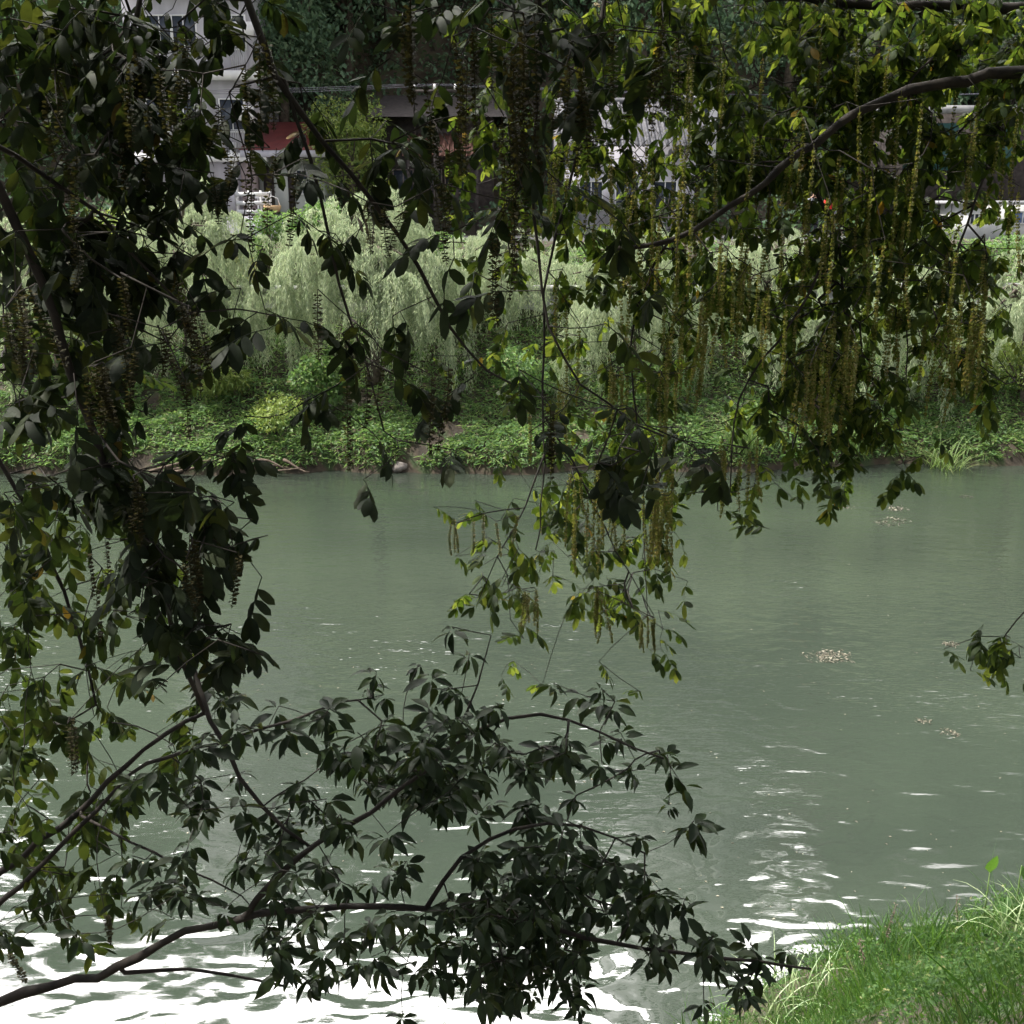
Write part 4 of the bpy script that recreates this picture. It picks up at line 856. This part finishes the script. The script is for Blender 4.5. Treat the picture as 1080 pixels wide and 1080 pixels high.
# ------------------------------------------------------------------ water-edge details of the far bank
def rock(px, py, w, lbl):
    p0 = onz(px, py, .05); n1, n2 = 10, 6; v = [(0, 0, w*.38)]; ph = rng.uniform(0, 6, 3)
    for i in range(1, n2):
        for j in range(n1):
            t_ = math.pi*i/n2; a_ = 2*math.pi*j/n1; r_ = w*.5*(1+.22*math.sin(3*a_+ph[0])+.15*math.sin(2*t_*2+a_+ph[1])); v.append((r_*math.sin(t_)*math.cos(a_), .8*r_*math.sin(t_)*math.sin(a_), .75*r_*math.cos(t_)))
    v.append((0, 0, -w*.35)); t = [(0, 1+j, 1+(j+1) % n1) for j in range(n1)]; q = []; Lx = len(v)-1
    for i in range(n2-2):
        for j in range(n1): a = 1+i*n1; q.append((a+j, a+n1+j, a+n1+(j+1) % n1, a+(j+1) % n1))
    t += [(Lx, 1+(n2-2)*n1+(j+1) % n1, 1+(n2-2)*n1+j) for j in range(n1)]
    o = MB().add(v, t, q).build('rock', M['stone']); o.location = (p0[0], p0[1]+.15, .12); tag(o, lbl, 'rock', 'rocks along the far waterline')
for a in [(966, 484, .62, 'largest pale rock at the far waterline right of centre'), (994, 486, .5, 'flat pale rock right of the largest one'), (948, 485, .4, 'brown rock just left of the largest pale rock'), (545, 489, .7, 'grey rock at the waterline behind the centre twigs'),
          (590, 490, .55, 'rock right of the grey one behind the centre twigs'), (480, 494, .5, 'small brown rock at the waterline left of centre'), (420, 497, .45, 'small dark rock at the waterline under the hanging catkins')]: rock(*a)
dw = thing('driftwood', onz(265, 497, .1), 'tangle of bare brown driftwood and roots at the far waterline on the left', 'driftwood')
for i in range(12):
    a_ = onz(rng.uniform(195, 325), rng.uniform(488, 498), .15); yaw = rng.uniform(-.5, .5); L_ = rng.uniform(.8, 2.2); pts_ = [a_ + V3((t_-.5)*L_*math.cos(yaw), (t_-.5)*L_*math.sin(yaw), .12+.25*math.sin(3*t_+i)*.6) for t_ in np.linspace(0, 1, 6)]
    MB().tube(pts_, np.linspace(.05, .015, 6), 6).build('stick', M['twigbrown'], dw, True)
# floating litter
lg = 'rafts of leaf litter on the river'
def raft(px, py, wpx, n, lbl):
    p0 = onz(px, py, 0); s = wpx*(p0[1]*CP+2)/FPX/2*1.25; nn = n; a = rnd(nn, 0, 6.28); r_ = np.sqrt(rnd(nn, 0, 1)); k = rng.integers(0, 4, nn); cx_ = rnd(4, -.3, .3)[k]*s; cy_ = rnd(4, -.2, .2)[k]*s*.9
    T = np.stack([cx_+np.cos(a)*r_*s*.5, cy_+np.sin(a)*r_*s*.42, rnd(nn, .003, .016)], 1)
    d = rng.normal(0, 1, (nn, 3)); d[:, 2] *= .12
    o = inst('litter_raft', [tri_leaf(.10, .05), tri_leaf(.16, .02)], rng.integers(0, 2, nn), frames(d, rnd(nn, -.3, .3), scale=rnd(nn, .2, 1.0)*min(.85, .4+s)), T, M['debris'], None, False); o.location = (p0[0], p0[1], 0)
    tag(o, lbl, 'litter raft', lg)
for a in [(872, 693, 62, 260, 'largest raft of pale leaf litter on the right of the river'), (1005, 680, 26, 80, 'small litter raft right of the largest one'), (942, 536, 34, 120, 'pale litter raft, upper of the two behind the catkin tips'),
          (945, 550, 55, 130, 'long thin litter raft just below the upper far one'), (888, 535, 30, 70, 'faint brown litter raft left of the two far rafts'), (973, 760, 20, 50, 'small litter raft below the largest, the left of a pair'),
          (1003, 773, 26, 60, 'small litter raft below the largest, the right of a pair'), (1018, 524, 22, 40, 'faint litter strip nearest the far bank on the right')]: raft(*a)
n = 420; px = rnd(n, 150, 1080); py = 505 + 480*rng.random(n)**1.1; Pp = np.array([onz(a, b, 0) for a, b in zip(px, py)]); Pp[:, 2] = .006; d = rng.normal(0, 1, (n, 3)); d[:, 2] = 0
ok = ~((Pp[:, 1] < ynear(Pp[:, 0])+.3))
tag(inst('floating_specks', [tri_leaf(.035, .02)], np.zeros(ok.sum(), int), frames(d[ok], scale=rnd(ok.sum(), .4, 1.3)), Pp[ok], M['debris'], None, False), 'scattered pale specks of pollen and leaf bits floating on the river', 'specks', None, 'stuff')
# ------------------------------------------------------------------ near bank, lower right
n = 42000; x = rnd(n, .9, 9); y = ynear(x) - rng.random(n)**1.2*5.6 + .05; z = hgt(x, y)
a = rnd(n, 0, 6.28); dirn = np.stack([np.cos(a), np.sin(a), rnd(n, .8, 2.6)], 1)
def blade(Ln, Wd, bend):
    v = []; k = 4
    for i in range(k):
        t = i/k; w = Wd/2*(1-.5*t); v += [(Ln*t, w, -bend*Ln*t*t), (Ln*t, -w, -bend*Ln*t*t)]
    v.append((Ln, 0, -bend*Ln)); t = []
    for i in range(k-1): t += [(2*i, 2*i+1, 2*i+3), (2*i, 2*i+3, 2*i+2)]
    t.append((2*k-2, 2*k-1, 2*k)); return np.array(v), np.array(t)
sc = rnd(n, .55, 1.25)*(.80+.5*np.clip(fbm(x, y, 1.8, 2, 3), -1, 1))*np.where(rng.random(n) < .04, 1.7, 1)
tag(inst('grass', [blade(.26, .007, .25), blade(.34, .006, .5), blade(.2, .009, .15)], rng.integers(0, 3, n), frames(dirn, rnd(n, -3, 3), scale=sc), np.stack([x, y, z-.01], 1), M['grass'], None, True), 'bright green grass on the near bank at the lower right', 'grass', None, 'stuff')
n = 34000; x = rnd(n, 1.2, 9); y = ynear(x) - .2 - rng.random(n)*4; z = hgt(x, y)+.03+.42*np.clip(fbm(x, y, 2.2, 2, 8)+.2, 0, 1)*rng.random(n)
d = rng.normal(0, 1, (n, 3)); d[:, 2] *= .5
tag(inst('weeds', [tri_leaf(.035, .018), tri_leaf(.05, .022)], rng.integers(0, 2, n), frames(d, rnd(n, -.6, .6), scale=rnd(n, .6, 1.3)), np.stack([x, y, z], 1), M['grass'], None, False), 'small leafy weeds growing through the near bank grass', 'weeds', None, 'stuff')
ng = 'arching grass clumps on the near bank'
for px, py, n_, L_, mt, lb in [(812, 1066, 26, .75, 'paleblade', 'pale arching grass clump at the lowest corner of the near bank'), (858, 1058, 18, .6, 'paleblade', 'smaller pale arching clump right beside the lowest one'),
    (1070, 1010, 30, .8, 'paleblade', 'arching pale clump at the right edge of the near bank'), (950, 1000, 26, .65, 'grass', 'green arching clump in the middle of the near bank'), (985, 985, 22, .6, 'grass', 'green arching clump by the taro-like plant')]:
    q = onz(px, py, .5); arching('grass_clump', px, py, .5, n_, L_, mt, lb, 'grass clump', ng, Wb=.016, up=1.3)
def leafplant(px, py, hgt_, leaves, lbl):
    b = onz(px, py, .35); b[2] = float(hgt(b[0], b[1])); t = thing('broad_leaf_plant', b, lbl, 'plant', 'broad-leaved plants on the near bank')
    for (dx, hh_, sz, yaw, tilt) in leaves:
        top = b + V3(dx, 0, hh_); MB().tube([b, (b+top)/2+V3(dx*.15, 0, .02), top], [.008, .007, .005], 6).build('stem', M['reed'], t, True)
        v, tt = leaflet(sz*1.25, sz*.55, .05, .12, (1.0, .95, .5)); v = v @ roty(tilt).T @ rotz(yaw).T + top; mesh('leaf', v, tt, M['grass'], t, True)
leafplant(1036, 985, .6, [(-.01, .70, .22, -1.5, -1.25), (.10, .25, .16, .5, .2)], 'taro-like plant with one upright bright leaf near the right edge')
leafplant(1068, 978, .6, [(0, .66, .24, -1.2, .75), (.12, .58, .22, -.5, .6), (-.08, .3, .18, -2.3, .6)], 'taro-like plant with drooping leaves at the right edge')
def stalk(px, py, h_, lbl):
    b = onz(px, py, .3); b[2] = float(hgt(b[0], b[1])); t = thing('dry_weed', b, lbl, 'weed', 'dry weed stalks on the near bank'); l = rng.normal(0, .03)
    MB().tube([b, b+V3(l, 0, h_*.5), b+V3(l*2.5, 0, h_)], [.006, .005, .003], 5).build('stem', M['twigbrown'], t, True)
    n_ = 60; zz = rnd(n_, .35, 1.0)*h_; T = b + np.stack([l*2.2*zz/h_+rng.normal(0, .012, n_), rng.normal(0, .012, n_), zz], 1); d_ = rng.normal(0, 1, (n_, 3))
    inst('seed_head', [tri_leaf(.022, .012)], np.zeros(n_, int), frames(d_, scale=rnd(n_, .6, 1.3)), T, M['twigbrown'], t, False)
stalk(930, 1002, .62, 'dark dry weed stalk rising above the near grass against the bright water'); stalk(1010, 985, .5, 'thin dry stalk left of the taro-like plants'); stalk(912, 1045, .45, 'short dry stalk low in the near grass')
